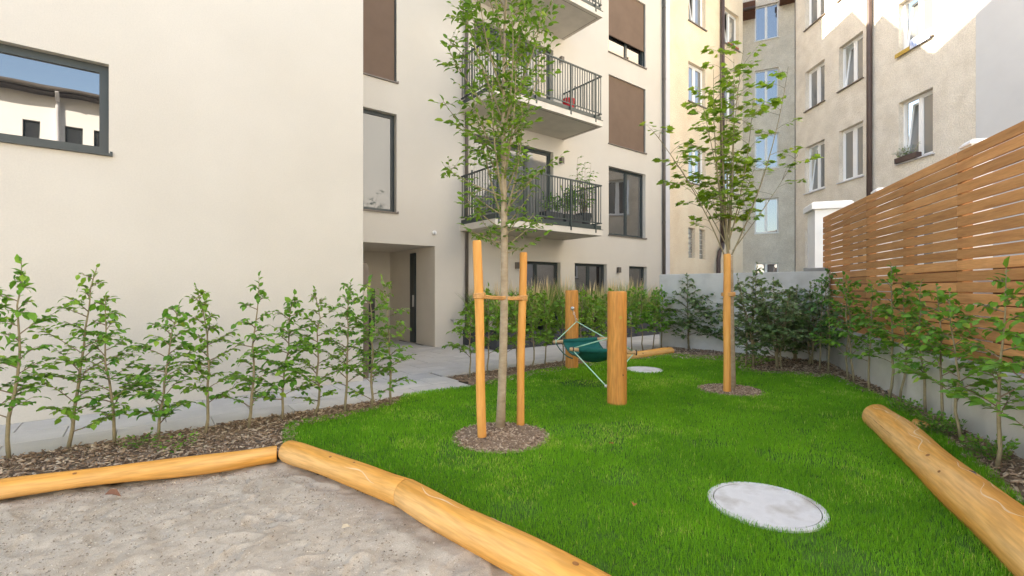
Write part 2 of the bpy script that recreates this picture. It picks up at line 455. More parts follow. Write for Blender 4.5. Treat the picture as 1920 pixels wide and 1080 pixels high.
# planting beds (bark mulch), slightly lumpy sheets under and beside the lawn
def lumpy(name, poly, z, m, step=0.05, amp=0.03, seed=3):
    poly = [np.asarray(p)[:2] for p in poly]
    a = np.array(poly)
    x0, y0 = a.min(0); x1, y1 = a.max(0)
    xs = np.arange(x0, x1 + step, step); ys = np.arange(y0, y1 + step, step)
    X, Y = np.meshgrid(xs, ys)
    Z = z + amp * (vnoise(X * 6, Y * 6, seed) - 0.5) + amp * 0.7 * (vnoise(X * 17, Y * 17, seed + 1) - 0.5)
    V = np.stack([X.ravel(), Y.ravel(), Z.ravel()], 1)
    nx, ny = len(xs), len(ys)
    i, j = np.meshgrid(np.arange(nx - 1), np.arange(ny - 1))
    q = (j * nx + i).ravel()
    F = np.stack([q, q + 1, q + nx + 1, q + nx], 1)
    c = V[F].mean(1)
    F = F[in_poly(c[:, :2], poly)]
    used = np.unique(F)
    remap = np.zeros(len(V), int); remap[used] = np.arange(len(used))
    return np_mesh(name, V[used], remap[F], m, smooth=True)

P_EDGE = 5.78                                 # path edge (v) beside the bed
bed_left = [W(-3.6, P_EDGE), W(2.66, P_EDGE), G(757, 741), G(745, 758), G(640, 786), G(560, 800), G(552, 842), G(525, 852), G(300, 885), G(0, 922), G(-330, 960)]
bl = lumpy('planting_bed', [np.array(p)[:2] for p in bed_left], 0.0, M_SOIL, seed=3)
tag(bl, kind='structure')
bed_mid = [W(3.87, 5.70), W(3.87, 6.66), W(9.5, 6.66), W(10.3, 6.66), G(1262, 668), G(1185, 676), G(1060, 695), G(930, 722)]
bm_ = lumpy('planting_bed', [np.array(p)[:2] for p in bed_mid], -0.004, M_SOIL, seed=5)
tag(bm_, kind='structure')
bed_back = [G(1245, 655), G(1300, 648), G(1420, 655), G(1500, 664), G(1560, 676), G(1600, 690), G(1700, 735), G(1800, 790), G(1920, 858), G(2100, 980),
            G(2060, 1075), G(1850, 895), G(1790, 845), G(1690, 768), G(1600, 728), G(1560, 712), G(1500, 704), G(1390, 698), G(1380, 680), G(1260, 672)]
bb = lumpy('planting_bed', [np.array(p)[:2] for p in bed_back], -0.002, M_SOIL, seed=8)
tag(bb, kind='structure')

# sand
SAND = [np.array([-5.6, 0.3]), G(-260, 935)[:2], G(0, 915)[:2], G(300, 880)[:2], G(528, 850)[:2], LOG2[1][:2], LOG2[2][:2], LOG2[3][:2], np.array([0.9, 0.3])]
def sand_mesh():
    step = 0.016
    a = np.array(SAND)
    xs = np.arange(a[:, 0].min(), a[:, 0].max() + step, step); ys = np.arange(max(1.4, a[:, 1].min()), a[:, 1].max() + step, step)
    X, Y = np.meshgrid(xs, ys)
    Z = -0.055 + 0.045 * (vnoise(X * 1.6, Y * 2.2, 1) - 0.5) + 0.024 * (vnoise(X * 4.2 + Y, Y * 6, 2) - 0.5) + 0.016 * (vnoise(X * 11, Y * 13, 4) - 0.5) + 0.010 * (vnoise(X * 24, Y * 24, 6) - 0.5) + 0.008 * (vnoise(X * 55, Y * 55, 16) - 0.5)
    r = np.random.default_rng(4)
    for k in range(46):                       # footprints
        cx, cy = r.uniform(-3.6, 0.4), r.uniform(1.9, 3.7)
        th = r.uniform(0, 6.28); c, s = math.cos(th), math.sin(th)
        dx, dy = (X - cx) * c + (Y - cy) * s, -(X - cx) * s + (Y - cy) * c
        d = (dx / 0.12) ** 2 + (dy / 0.05) ** 2
        Z += -0.013 * np.exp(-d * d) + 0.007 * np.exp(-((d - 1.7) ** 2) * 3)
    V = np.stack([X.ravel(), Y.ravel(), Z.ravel()], 1)
    nx, ny = len(xs), len(ys)
    i, j = np.meshgrid(np.arange(nx - 1), np.arange(ny - 1))
    q = (j * nx + i).ravel()
    F = np.stack([q, q + 1, q + nx + 1, q + nx], 1)
    F = F[in_poly(V[F].mean(1)[:, :2], SAND)]
    used = np.unique(F); remap = np.zeros(len(V), int); remap[used] = np.arange(len(used))
    return np_mesh('sand', V[used], remap[F], M_SAND, smooth=True)
tag(sand_mesh(), kind='structure')

# paving: joint bed plus single slabs
PAVE_V0 = 7.17
pj = MB()
pj.add([W(-6, P_EDGE, -0.012), W(3.85, P_EDGE, -0.012), W(3.85, 6.68, -0.012), W(20, 6.68, -0.012), W(20, 10.2, -0.012), W(5.6, 13, -0.012), W(2.6, 13, -0.012), W(2.6, 7.2, -0.012), W(-6, 7.2, -0.012)], [tuple(range(9))])
path = pj.build('path', M_JOINT)
tag(path, kind='structure')
def slab(u0, u1, v0, v1):
    w, h = u1 - u0, v1 - v0
    m_ = MB().chbox(-w / 2 + 0.0035, w / 2 - 0.0035, -h / 2 + 0.0035, h / 2 - 0.0035, -0.03, 0.004, 0.004).mesh('paving_slab')
    o = link('paving_slab', m_, M_PAVE, path, W((u0 + u1) / 2, (v0 + v1) / 2, random.uniform(-0.0012, 0.0012)), (random.uniform(-.001, .001), random.uniform(-.001, .001), ANG))
    return o
SL = 0.80
rows_near = [5.78, 6.24, 6.71, 7.165]
for r_ in range(3):
    u = -4.2 + (r_ % 2) * 0.4
    while u < 3.85:
        a, b = u, min(u + SL, 3.85)
        if b - a > 0.12:
            slab(a, b, rows_near[r_], rows_near[r_ + 1])
        u += SL
vv_ = 7.165
k_ = 0
while vv_ < 10.1:
    v1 = min(vv_ + 0.465, 10.165)
    u = 2.70 - (0.4 if k_ % 2 else 0.0)
    while u < 15.2:
        a, b = max(u, 2.70), u + SL
        if b - a > 0.12 and not (8.75 < vv_ and 6.9 < a):
            slab(a, b, vv_, v1)
        u += SL
    vv_ = v1; k_ += 1
u = 3.86
while u < 15.0:
    slab(u, u + SL, 6.70, 7.165)
    u += SL
for r_ in range(5):
    v0 = 10.165 + r_ * 0.5
    for c_ in range(4):
        a = 2.70 + c_ * 0.8 - (0.4 if r_ % 2 else 0)
        b = min(a + 0.8, 5.58); a = max(a, 2.70)
        if b - a > 0.1:
            slab(a, b, v0, v0 + 0.5)

# ------------------------------------------------------------------ facades
def facade(mb, s0, s1, z0, z1, holes, y=0.0, reveal=0.30):
    """wall surface facing -y with rectangular holes (s0, s1, z0, z1) and their reveals"""
    xs = sorted({s0, s1, *[h[0] for h in holes], *[h[1] for h in holes]})
    zs = sorted({z0, z1, *[h[2] for h in holes], *[h[3] for h in holes]})
    xs = [x for x in xs if s0 <= x <= s1]; zs = [z for z in zs if z0 <= z <= z1]
    for i in range(len(xs) - 1):
        for j in range(len(zs) - 1):
            cx, cz = (xs[i] + xs[i + 1]) / 2, (zs[j] + zs[j + 1]) / 2
            if any(h[0] < cx < h[1] and h[2] < cz < h[3] for h in holes):
                continue
            mb.quad((xs[i], y, zs[j]), (xs[i + 1], y, zs[j]), (xs[i + 1], y, zs[j + 1]), (xs[i], y, zs[j + 1]))
    for h in holes:
        a, b, c, d = h[:4]
        r = h[4] if len(h) > 4 else reveal
        if r <= 0: continue
        mb.quad((a, y, c), (a, y + r, c), (a, y + r, d), (a, y, d))
        mb.quad((b, y, c), (b, y, d), (b, y + r, d), (b, y + r, c))
        mb.quad((a, y, d), (a, y + r, d), (b, y + r, d), (b, y, d))
        if c > z0 + 1e-6:
            mb.quad((a, y, c), (b, y, c), (b, y + r, c), (a, y + r, c))

def frame_boxes(mb, a, b, c, d, y0, y1, w, mull=(), mw=None):
    mb.box(a, b, y0, y1, d - w, d); mb.box(a, b, y0, y1, c, c + w)
    mb.box(a, a + w, y0, y1, c + w, d - w); mb.box(b - w, b, y0, y1, c + w, d - w)
    mw = mw or w
    for f in mull:
        x = a + (b - a) * f
        mb.box(x - mw / 2, x + mw / 2, y0 + 0.002, y1 - 0.002, c + w, d - w)

# ---- the new apartment building: wing in front (A) and the wing behind it with the balconies (B)
VA, VB = 7.17, 10.17
UE = 2.69
U_END = 15.22
def bld_root(name, u, v, label, cat):
    r = empty(name, W(u, v), ANG, label, cat)
    return r, (u, v, 0)

nb, NO = bld_root('apartment_building', UE, VB, 'cream plastered new apartment building with green-grey balconies, windows and passage', 'building')
WIN_A = (-2.75, -0.305, 2.985, 4.02)
wins_b = [(3.2, 4.60, 3.167, 5.42), (3.2, 4.60, 6.155, 8.41), (3.2, 4.60, 9.145, 11.4)]
wins_c = [(11.97, 13.93, 3.17, 5.42), (11.97, 13.93, 6.16, 8.415), (11.97, 13.93, 9.15, 11.4)]
doors_c = [(6.72, 9.51, 3.04 + k * 2.99, 5.42 + k * 2.99) for k in range(3)]
gf = [(8.30, 9.80, 0.02, 2.19), (10.40, 11.88, 0.02, 2.20), (13.02, 14.0, 0.90, 2.18)]
PASS = (2.695, 5.59, 0.0, 2.447)
w = MB(NO)
facade(w, -9.0, UE, 0.0, 13.17, [WIN_A], VA)
w.quad((UE, VA, 0), (UE, VB, 0), (UE, VB, 13.17), (UE, VA, 13.17))
w.quad((-9, VA, 0), (-9, VA, 13.17), (-9, 16, 13.17), (-9, 16, 0))
facade(w, UE, U_END, 0.0, 13.17, wins_b + wins_c + doors_c + gf + [PASS + (0,)], VB)
w.quad((U_END, VB, 0), (U_END, 17, 0), (U_END, 17, 13.17), (U_END, VB, 13.17))
w.quad((-9, 16, 0), (-9, 16, 13.17), (U_END, 17, 13.17), (U_END, 17, 0))
w.build('wall', M_PLASTER, nb)
# passage
w = MB(NO)
w.quad((5.59, VB, 0), (5.59, 12.8, 0), (5.59, 12.8, 2.447), (5.59, VB, 2.447))
w.quad((2.4, 12.8, 0), (2.4, 12.8, 2.447), (5.59, 12.8, 2.447), (5.59, 12.8, 0))
w.quad((2.4, VB, 0), (2.4, VB, 2.447), (2.4, 12.8, 2.447), (2.4, 12.8, 0))
w.quad((2.4, VB + 0.001, 2.447), (5.59, VB + 0.001, 2.447), (5.59, 12.8, 2.447), (2.4, 12.8, 2.447))
w.build('passage', M_SOFFIT, nb)
dd = MB(NO).box(5.545, 5.588, 11.16, 11.44, 0.02, 2.34).build('door', M_ANTH, nb)
tag(dd, 'dark edge of the entrance door inside the passage')
MB(NO).box(5.50, 5.545, 11.20, 11.215, 0.95, 1.25).build('handle', M_STEEL, dd)

# roof slab, and unseen gables shaped for their shadow edge on the beige house
w = MB(NO)
w.box(-9, UE, VA, VB + 0.02, 13.172, 13.22)
w.box(-9, U_END, VB + 0.03, 16.9, 13.172, 13.215)
w.prism([(15.2, 13.1), (15.2, 13.6), (12.08, 15.05), (10.2, 14.15), (10.2, 13.1)][::-1], 11.2, 13.2)
w.prism([(10.19, 13.1), (10.19, 14.95), (7.66, 13.92), (7.66, 13.1)][::-1], 11.2, 12.6)
w.prism([(7.65, 13.1), (7.65, 13.92), (4.0, 16.2), (0.0, 13.8), (0.0, 13.1)][::-1], 11.2, 14.0)
w.prism([(2.6, 13.1), (-1.5, 16.2), (-6, 13.1)], 9.0, 15.0)
w.build('roof', M_ROOF, nb)

def new_window(name, a, b, c, d, v, glass, mull=(), blind=None, sill=True, rec=0.13, fw=0.075, sillmat=None, label=None, bottom=None):
    fr = MB(NO)
    frame_boxes(fr, a + 0.002, b - 0.002, c + 0.002, d - 0.002, v + rec, v + rec + 0.07, fw, mull, 0.11)
    o = fr.build(name, M_ANTH, nb)
    if label: tag(o, label)
    xs = [a + fw] + [a + (b - a) * f for f in mull] + [b - fw]
    for i in range(len(xs) - 1):
        l = xs[i] + (0.055 if i else 0.0); r = xs[i + 1] - (0.055 if i < len(xs) - 2 else 0.0)
        MB(NO).box(l, r, v + rec + 0.028, v + rec + 0.04, c + fw, d - fw).build('pane', glass, o)
    if sill:
        MB(NO).box(a - 0.035, b + 0.035, v - 0.045, v + rec - 0.002, c - 0.03, c - 0.002).box(b + 0.012, b + 0.035, v - 0.045, v - 0.002, c - 0.002, c + 0.02).build('sill', sillmat or M_SILL, o)
    if blind is not None:
        zb = d - (d - c) * blind
        MB(NO).box(a + 0.03, b - 0.03, v + 0.055, v + 0.075, zb, d - 0.003).box(a + 0.03, b - 0.03, v + 0.045, v + 0.085, zb - 0.035, zb).build('blind', M_BLIND, o)
        MB(NO).box(a + 0.003, a + 0.028, v + 0.04, v + 0.09, c + 0.003, d - 0.003).build('blind_rail', M_ANTH, o)
        MB(NO).box(b - 0.028, b - 0.003, v + 0.04, v + 0.09, c + 0.003, d - 0.003).build('blind_rail', M_ANTH, o)
    return o

def room(a, b, c, d, v0, v1):
    r = MB(NO)
    r.quad((a, v0, c), (a, v0, d), (a, v1, d), (a, v1, c)); r.quad((b, v0, c), (b, v1, c), (b, v1, d), (b, v0, d))
    r.quad((a, v1, c), (b, v1, c), (b, v1, d), (a, v1, d)); r.quad((a, v0, d), (b, v0, d), (b, v1, d), (a, v1, d)); r.quad((a, v0, c), (a, v1, c), (b, v1, c), (b, v0, c))
    return r.build('room', M_ROOM, nb)

new_window('window', *WIN_A, VA, G_MIRROR, rec=0.09, fw=0.085, sillmat=M_ANTH, label='wide dark framed window with mirror-like glass')
for i, wb in enumerate(wins_b):
    new_window('window', *wb, VB, G_SOFT, blind=(None if i == 0 else 0.985))
new_window('window', *wins_c[0], VB, G_CLEAR, mull=(0.53,))
new_window('window', *wins_c[1], VB, G_MIRROR, mull=(0.53,), blind=0.985)
new_window('window', *wins_c[2], VB, G_MIRROR, mull=(0.53,), blind=0.72)
for i, dc in enumerate(doors_c):
    new_window('balcony_door', *dc, VB, G_DOOR, mull=(0.33, 0.66), sill=False, fw=0.09)
new_window('terrace_door', *gf[0], VB, G_MIRROR, mull=(0.42,), sill=False)
new_window('terrace_door', *gf[1], VB, G_MIRROR, mull=(0.5,), sill=False)
new_window('window', *gf[2], VB, G_MIRROR)
room(11.6, 14.3, 2.95, 5.6, VB + 0.31, VB + 3.0)
def curtain(a, b, c, d, v, n=26):
    mb = MB(NO)
    vv, ff = [], []
    for i in range(n + 1):
        x = a + (b - a) * i / n
        y = v + 0.04 * math.sin(i * 1.7) + 0.02 * math.sin(i * 0.9)
        vv += [(x, y, c), (x, y, d)]
    for i in range(n):
        ff.append((2 * i, 2 * i + 2, 2 * i + 3, 2 * i + 1))
    mb.add(vv, ff)
    return mb.build('curtain', M_CURTAIN, nb, smooth=True)
curtain(13.35, 13.80, 3.2, 5.35, VB + 0.42)
curtain(12.9, 13.1, 3.2, 5.35, VB + 0.42, 10)
tb = MB(NO).box(12.05, 12.8, VB + 0.5, VB + 0.95, 3.1, 3.5).build('cupboard', M_BAR, nb)
MB(NO).box(12.0, 12.85, VB + 0.45, VB + 1.0, 3.5, 3.56).build('worktop', M_WHITE, tb)

# balconies
BU0, BU1, BV0 = 6.30, 9.945, 8.66
def balcony(zb, with_side=True):
    z1 = zb + 0.155
    s = MB(NO)
    s.box(BU0, BU1, BV0, VB - 0.002, zb, z1)
    o = s.build('balcony', M_SLAB, nb)
    MB(NO).box(BU0 + 0.10, BU1 - 0.10, BV0 + 0.10, BV0 + 0.112, zb - 0.006, zb - 0.0005).box(BU1 - 0.112, BU1 - 0.10, BV0 + 0.113, VB - 0.03, zb - 0.006, zb - 0.0005).build('drip_groove', M_SILL, o)
    zf = z1 + 0.12                            # metal upstand round the slab edge
    f = MB(NO)
    f.box(BU0 + 0.03, BU1 - 0.03, BV0 + 0.03, BV0 + 0.045, z1 + 0.001, zf)
    f.box(BU0 + 0.03, BU0 + 0.045, BV0 + 0.046, VB - 0.01, z1 + 0.001, zf)
    f.box(BU1 - 0.045, BU1 - 0.03, BV0 + 0.046, VB - 0.01, z1 + 0.001, zf)
    f.build('fascia', M_RAIL, o)
    MB(NO).box(BU0 - 0.008, BU1 + 0.008, BV0 - 0.012, BV0 + 0.028, z1 + 0.001, z1 + 0.012).build('drip_edge', M_ANTH, o)
    zt = z1 + 1.20
    zr = z1 + 0.17
    r = MB(NO)
    for zz, h in ((zt, 0.035), (zr, 0.03)):
        r.box(BU0 + 0.02, BU1 - 0.02, BV0 + 0.005, BV0 + 0.04, zz, zz + h) if zz == zt else r.box(BU0 + 0.02, BU1 - 0.02, BV0 + 0.008, BV0 + 0.026, zz, zz + h)
        for ux in (BU0 + 0.02, BU1 - 0.055):
            r.box(ux, ux + 0.035, BV0 + 0.041, VB - 0.005, zz, zz + h)
    r.build('railing', M_RAIL, o)
    n = 40
    me = MB().box(-0.011, 0.011, -0.006, 0.006, 0, zt - zr).mesh('baluster')
    def bal(u, v):
        link('baluster', me, M_RAIL, o, (u - NO[0], v - NO[1], zr))
    for i in range(n):
        bal(BU0 + 0.06 + (BU1 - BU0 - 0.12) * i / (n - 1), BV0 + 0.018)
    for ux in (BU0 + 0.036, BU1 - 0.036):
        for i in range(13):
            bal(ux, BV0 + 0.11 + (VB - BV0 - 0.16) * i / 12)
    mp_ = MB().box(-0.022, 0.022, -0.012, 0.012, 0, zt - z1 + 0.09).mesh('post')
    for u_ in (BU0 + 0.10, BU0 + 1.24, BU0 + 2.42, BU1 - 0.28):
        link('post', mp_, M_RAIL, o, (u_ - NO[0], BV0 + 0.002 - NO[1], z1 - 0.09))
    for ux in (BU0 + 0.036, BU1 - 0.036):
        link('post', mp_, M_RAIL, o, (ux - NO[0], VB - 0.5 - NO[1], z1 - 0.0))
    return o
for k in range(3):
    balcony(2.864 + 2.995 * k)

# pipes, lights and small wall fittings
def downpipe(u, v, r, z0, z1, rootobj, off, m):
    p = MB(off)
    p.tube([(u, v, z0), (u, v, z1)], r, 12)
    o = p.build('downpipe', m, rootobj, smooth=True)
    z = z0 + 1.2
    while z < z1:
        MB(off).tube([(u, v, z), (u, v, z + 0.05)], r + 0.009, 12).build('pipe_clamp', m, o)
        z += 2.6
    return o
downpipe(6.46, VB - 0.07, 0.042, 0.0, 13.15, nb, NO, M_PIPE)
downpipe(14.93, VB - 0.07, 0.055, 0.0, 13.15, nb, NO, M_PIPE)
MB(NO).box(15.10, U_END + 0.13, VB - 0.035, VB + 0.16, 0.0, 13.15).build('corner_trim', M_TRIM, nb)
MB(NO).box(15.075, 15.098, VB - 0.02, VB - 0.002, 0.0, 13.15).build('expansion_joint', M_PIPE, nb)
for (u_, z_) in ((8.12, 2.05), (12.42, 2.03), (9.80, 5.21), (9.80, 8.2)):
    o = MB(NO).box(u_ - 0.055, u_ + 0.055, VB - 0.11, VB - 0.002, z_ - 0.09, z_ + 0.09).build('wall_lamp', M_PIPE, nb)
    MB(NO).box(u_ - 0.04, u_ + 0.04, VB - 0.10, VB - 0.03, z_ - 0.098, z_ - 0.0905).build('lens', M_CURTAIN, o)
o = MB(NO).tube([(5.56, VB - 0.002, 2.77), (5.56, VB - 0.05, 2.77)], 0.055, 14).build('motion_sensor', M_WHITE, nb, smooth=False)
MB(NO).tube([(5.56, VB - 0.05, 2.755), (5.56, VB - 0.08, 2.745)], [0.04, 0.025], 12).build('lens', M_TRIM, o, smooth=True)
o = MB(NO).tube([(6.06, VB - 0.002, 0.62), (6.06, VB - 0.09, 0.62), (6.06, VB - 0.12, 0.58), (6.06, VB - 0.12, 0.53)], 0.016, 8).build('water_tap', M_STEEL, nb, smooth=True)
MB(NO).box(6.0, 6.12, VB - 0.07, VB - 0.05, 0.65, 0.675).build('tap_handle', M_STEEL, o)

# brown rounded-top pillar and slim letter box behind the corner of the front wing
ip, IO = bld_root('brown_pillar', 2.77, 7.45, 'narrow brown rounded-top pillar just behind the edge of the cream wall', 'pillar')
prof = [(0.0, 0.0), (0.12, 0.0), (0.12, 1.72)] + [(0.06 + 0.06 * math.cos(a), 1.72 + 0.11 * math.sin(a)) for a in (0.4, 0.8, 1.2, 1.57, 1.95, 2.35, 2.75)] + [(0.0, 1.72)]
MB().prism([(x - 0.06, z) for x, z in prof], -0.15, 0.15).build('body', M_SILL, ip)
MB().box(-0.03, 0.03, -0.158, -0.152, 1.2, 1.45).build('steel_plate', M_STEEL, ip)
lbx, LO = bld_root('letter_box', 3.02, 7.75, 'slim black letter box post beside the passage, behind the last saplings', 'letter box')
MB().box(-0.02, 0.02, -0.02, 0.02, 0.0, 0.7).build('post', M_BLACK, lbx)
MB().chbox(-0.055, 0.055, -0.09, 0.09, 0.70, 1.42, 0.01).build('case', M_BLACK, lbx)
MB().box(-0.04, 0.04, -0.096, -0.091, 1.28, 1.31).build('slot', M_STEEL, lbx)

# ---- old buildings
def old_window(rootobj, a, b, c, d, y=0.0, tilt=False, sillm=None, glass=None, rec=0.14, mull=0.5):
    fr = MB()
    fw = 0.055
    frame_boxes(fr, a + 0.004, b - 0.004, c + 0.004, d - 0.004, y + rec, y + rec + 0.07, fw, (mull,), 0.09)
    o = fr.build('window', M_WHITE, rootobj)
    mx = a + (b - a) * mull
    for i, (l, r) in enumerate(((a + fw, mx - 0.045), (mx + 0.045, b - fw))):
        if tilt and i == 0:
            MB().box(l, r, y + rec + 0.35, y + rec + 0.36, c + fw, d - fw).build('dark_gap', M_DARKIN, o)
            h = d - c - 2 * fw
            t = math.radians(7)
            m_ = MB()
            frame_boxes(m_, l, r, 0, h, 0, 0.05, 0.06)
            m_.v = [(x, y + rec + 0.03 + yy * math.cos(t) + z * math.sin(t), c + fw + z * math.cos(t)) for x, yy, z in m_.v]
            s_ = m_.build('sash', M_WHITE, o)
            m_ = MB().box(l + 0.06, r - 0.06, 0.02, 0.03, 0.06, h - 0.06)
            m_.v = [(x, y + rec + 0.03 + yy * math.cos(t) + z * math.sin(t), c + fw + z * math.cos(t)) for x, yy, z in m_.v]
            m_.build('pane', glass or G_OLD, o)
        else:
            m_ = MB(); frame_boxes(m_, l + 0.001, r - 0.001, c + fw + 0.001, d - fw - 0.001, y + rec + 0.012, y + rec + 0.055, 0.05)
            m_.build('sash', M_WHITE, o)
            MB().box(l + 0.05, r - 0.05, y + rec + 0.03, y + rec + 0.04, c + fw + 0.05, d - fw - 0.05).build('pane', glass or G_OLD, o)
    MB().box(a - 0.05, b + 0.05, y - 0.06, y + rec - 0.002, c - 0.035, c - 0.002).build('sill', sillm or M_SILL, o)
    return o

D_V = 10.26
DO = (U_END + 0.14, D_V)
od = empty('yellow_apartment_house', W(U_END + 0.14, D_V), ANG, 'old warm yellow plastered house adjoining the new cream building', 'building')
DL = 21.15 - DO[0]
dcols = [(16.79 - DO[0], 18.03 - DO[0]), (19.50 - DO[0], 20.80 - DO[0])]
dz = [(5.57, 7.10), (8.75, 10.31), (11.90, 13.45)]
holes = [(a, b, c, d) for a, b in dcols for c, d in dz] + [(16.79 - DO[0], 17.26 - DO[0], 2.62, 3.80), (17.58 - DO[0], 18.02 - DO[0], 2.60, 3.80)]
wl_ = MB()
facade(wl_, 0.0, DL, 0, 17.0, holes, 0, 0.3)
wl_.quad((0, 0, 0), (0, 0, 17), (0, 8, 17), (0, 8, 0)); wl_.quad((DL, 0, 0), (DL, 8, 0), (DL, 8, 17), (DL, 0, 17)); wl_.quad((0, 8, 0), (0, 8, 17), (DL, 8, 17), (DL, 8, 0))
wl_.build('wall', M_OLDY, od)
MB().box(0.0, DL, 0, 8, 17.002, 17.3).build('roof', M_ROOF, od)
for i, (a, b) in enumerate(dcols):
    for j, (c, d) in enumerate(dz):
        old_window(od, a, b, c, d, tilt=(j == 2), sillm=M_SILL)
for (a, b, c, d) in holes[-2:]:
    nblk = 6
    gb = MB().box(a + 0.004, b - 0.004, 0.16, 0.2, c + 0.004, d - 0.004).build('glass_block_window', M_TRIM, od)
    hh = (d - c) / nblk
    for i in range(nblk):
        MB().chbox(a + 0.03, b - 0.03, 0.115, 0.158, c + i * hh + 0.02, c + (i + 1) * hh - 0.02, 0.01).build('glass_block', M_GLASSBLK, gb)
px_u = 19.22 - DO[0]
pp = MB().tube([(px_u, -0.09, 3.3), (px_u, -0.09, 16.8)], 0.085, 12).tube([(px_u, -0.09, 3.32), (px_u - 0.1, -0.12, 3.1), (px_u - 0.38, -0.16, 2.92), (px_u - 0.5, -0.18, 2.6), (px_u - 0.5, -0.18, 0.0)], 0.085, 12)
pp.build('downpipe', M_PIPE2, od, smooth=True)

# beige house: recessed stairwell bay (E) and the long wall on the right (F)
ob = empty('beige_apartment_house', (11.27, 18.8, 0), R(-90), 'old rough beige plastered house with white windows behind the timber fence', 'building')
F0, F1_, F2 = (0.67, 1.78), (2.53, 3.64), (5.04, 6.16)
fz = [(5.05, 6.82), (8.20, 9.71), (11.32, 12.85), (1.93, 3.69)]
holes = [(a, b, c, d) for a, b in (F0, F1_, F2) for c, d in fz]
wl_ = MB()
facade(wl_, 0.0, 7.34, 0, 17.0, holes, 0, 0.3)
wl_.quad((0, 0, 0), (0, 0, 17), (0, 3.5, 17), (0, 3.5, 0))
wl_.quad((7.34, 0, 0), (7.34, 8, 0), (7.34, 8, 17), (7.34, 0, 17))
wl_.build('wall', M_OLDB, ob)
MB().box(0.01, 7.33, -0.3, 8, 17.002, 17.3).build('roof', M_ROOF, ob)
for i, (a, b) in enumerate((F0, F1_, F2)):
    for j, (c, d) in enumerate(fz):
        old_window(ob, a, b, c, d, tilt=((i, j) in ((0, 0), (2, 0), (1, 1), (2, 1))), sillm=M_SILL if j != 0 else M_TRIM)
MB().tube([(4.03, -0.09, 0.0), (4.03, -0.09, 16.9)], 0.075, 12).build('downpipe', M_PIPE2, ob, smooth=True)
cb = MB().tube([(0.04, -0.02, 0.0), (0.04, -0.02, 16.5)], 0.012, 6)
cb.build('lightning_cable', M_PIPE2, ob)
# stairwell bay: its own small frame (x along the bay wall)
ER = R(-26.2)
ex, ey = Vector((math.cos(ER), math.sin(ER))), Vector((-math.sin(ER), math.cos(ER)))
E0 = Vector((11.88, 23.1))
def to_F(mb):                                  # bay coordinates -> local coordinates of the house root
    out = []
    for s, t, z in mb.v:
        p = E0 + ex * s + ey * t
        out.append((18.8 - p.y, p.x - 11.27, z))
    mb.v = out
    return mb
def inlocal(mb, name, m, parent):
    return to_F(mb).build(name, m, parent)
ez = [(4.10 + 3.135 * k, 5.78 + 3.135 * k) for k in range(4)] + [(1.0, 2.65)]
holes = [(0.0, 1.02, c, d) for c, d in ez]
wl_ = MB(); facade(wl_, -2.6, 3.2, 0, 18.0, holes, 0, 0.3)
inlocal(wl_, 'stairwell_wall', M_OLDB, ob)
for c, d in ez:
    m_ = MB(); frame_boxes(m_, 0.004, 1.016, c + 0.004, d - 0.004, 0.10, 0.17, 0.06, (0.48,), 0.11)
    o = inlocal(m_, 'window', M_WHITE, ob)
    for l, r in ((0.06, 0.435), (0.545, 0.96)):
        inlocal(MB().box(l, r, 0.13, 0.14, c + 0.06, d - 0.06), 'pane', G_SKYPANE, o)
    inlocal(MB().box(-0.03, 1.05, -0.04, 0.098, c - 0.04, c - 0.002), 'sill', M_WHITE, o)
for (a, b, zb) in ((-0.62, 0.02, 14.62), (1.05, 1.95, 14.95)):
    m_ = MB(); m_.box(a, b, -0.75, -0.004, zb, zb + 0.5); o = inlocal(m_, 'eave', M_EAVE, ob)
    inlocal(MB().tube([(a - 0.1, -0.82, zb + 0.12), (b + 0.0, -0.82, zb + 0.12)], 0.07, 10), 'gutter', M_PIPE2, o)

gb_ = empty('grey_house', (11.25, 11.45, 0), R(-90), 'smooth plain grey plastered house wall at the right edge above the fence', 'building')
wl_ = MB(); facade(wl_, 0.0, 12.0, 0, 16.0, [], 0, 0)
wl_.quad((12, 0, 0), (12, 8, 0), (12, 8, 16), (12, 0, 16)); wl_.quad((0, 0, 0), (0, 0, 16), (0, 8, 16), (0, 8, 0))
wl_.build('wall', M_GREY, gb_)
MB().box(0, 12, 0, 8, 16.002, 16.3).build('roof', M_ROOF, gb_)

# flower box and cloths on window sills of the beige house
def f_world(s, t, z):
    return Vector((11.27 + t, 18.8 - s, z))
fb = empty('flower_box', f_world(5.45, -0.02, 5.05), R(-90), 'brown flower box with dark green plants on a beige house sill', 'flower box')
MB().chbox(-0.42, 0.32, -0.10, 0.06, 0.002, 0.15, 0.01).build('box', M_PIPE2, fb)
yc = empty('yellow_sill_mat', f_world(5.30, 0, 8.20), R(-90), 'folded yellow and striped cloths hung over the upper window sill', 'cloth')
MB().box(-0.30, 0.22, -0.075, 0.06, 0.002, 0.05).box(-0.30, 0.22, -0.085, -0.07, -0.07, 0.045).build('yellow_cloth', M_YELLOW, yc)
MB().box(0.23, 0.86, -0.075, 0.06, 0.002, 0.20).box(0.23, 0.86, -0.088, -0.07, -0.06, 0.195).build('striped_cloth', M_STRIPE, yc)
rp_ = empty('red_sill_board', W(20.2, D_V - 0.03, 11.90), ANG, 'reddish flower tray on the top right window sill of the yellow house', 'flower tray')
MB().box(-0.45, 0.45, -0.05, 0.07, 0.002, 0.07).build('tray', mat('terracotta', (0.32, 0.10, 0.05), (0.4, 0.14, 0.07), scale=6, rough=0.8), rp_)

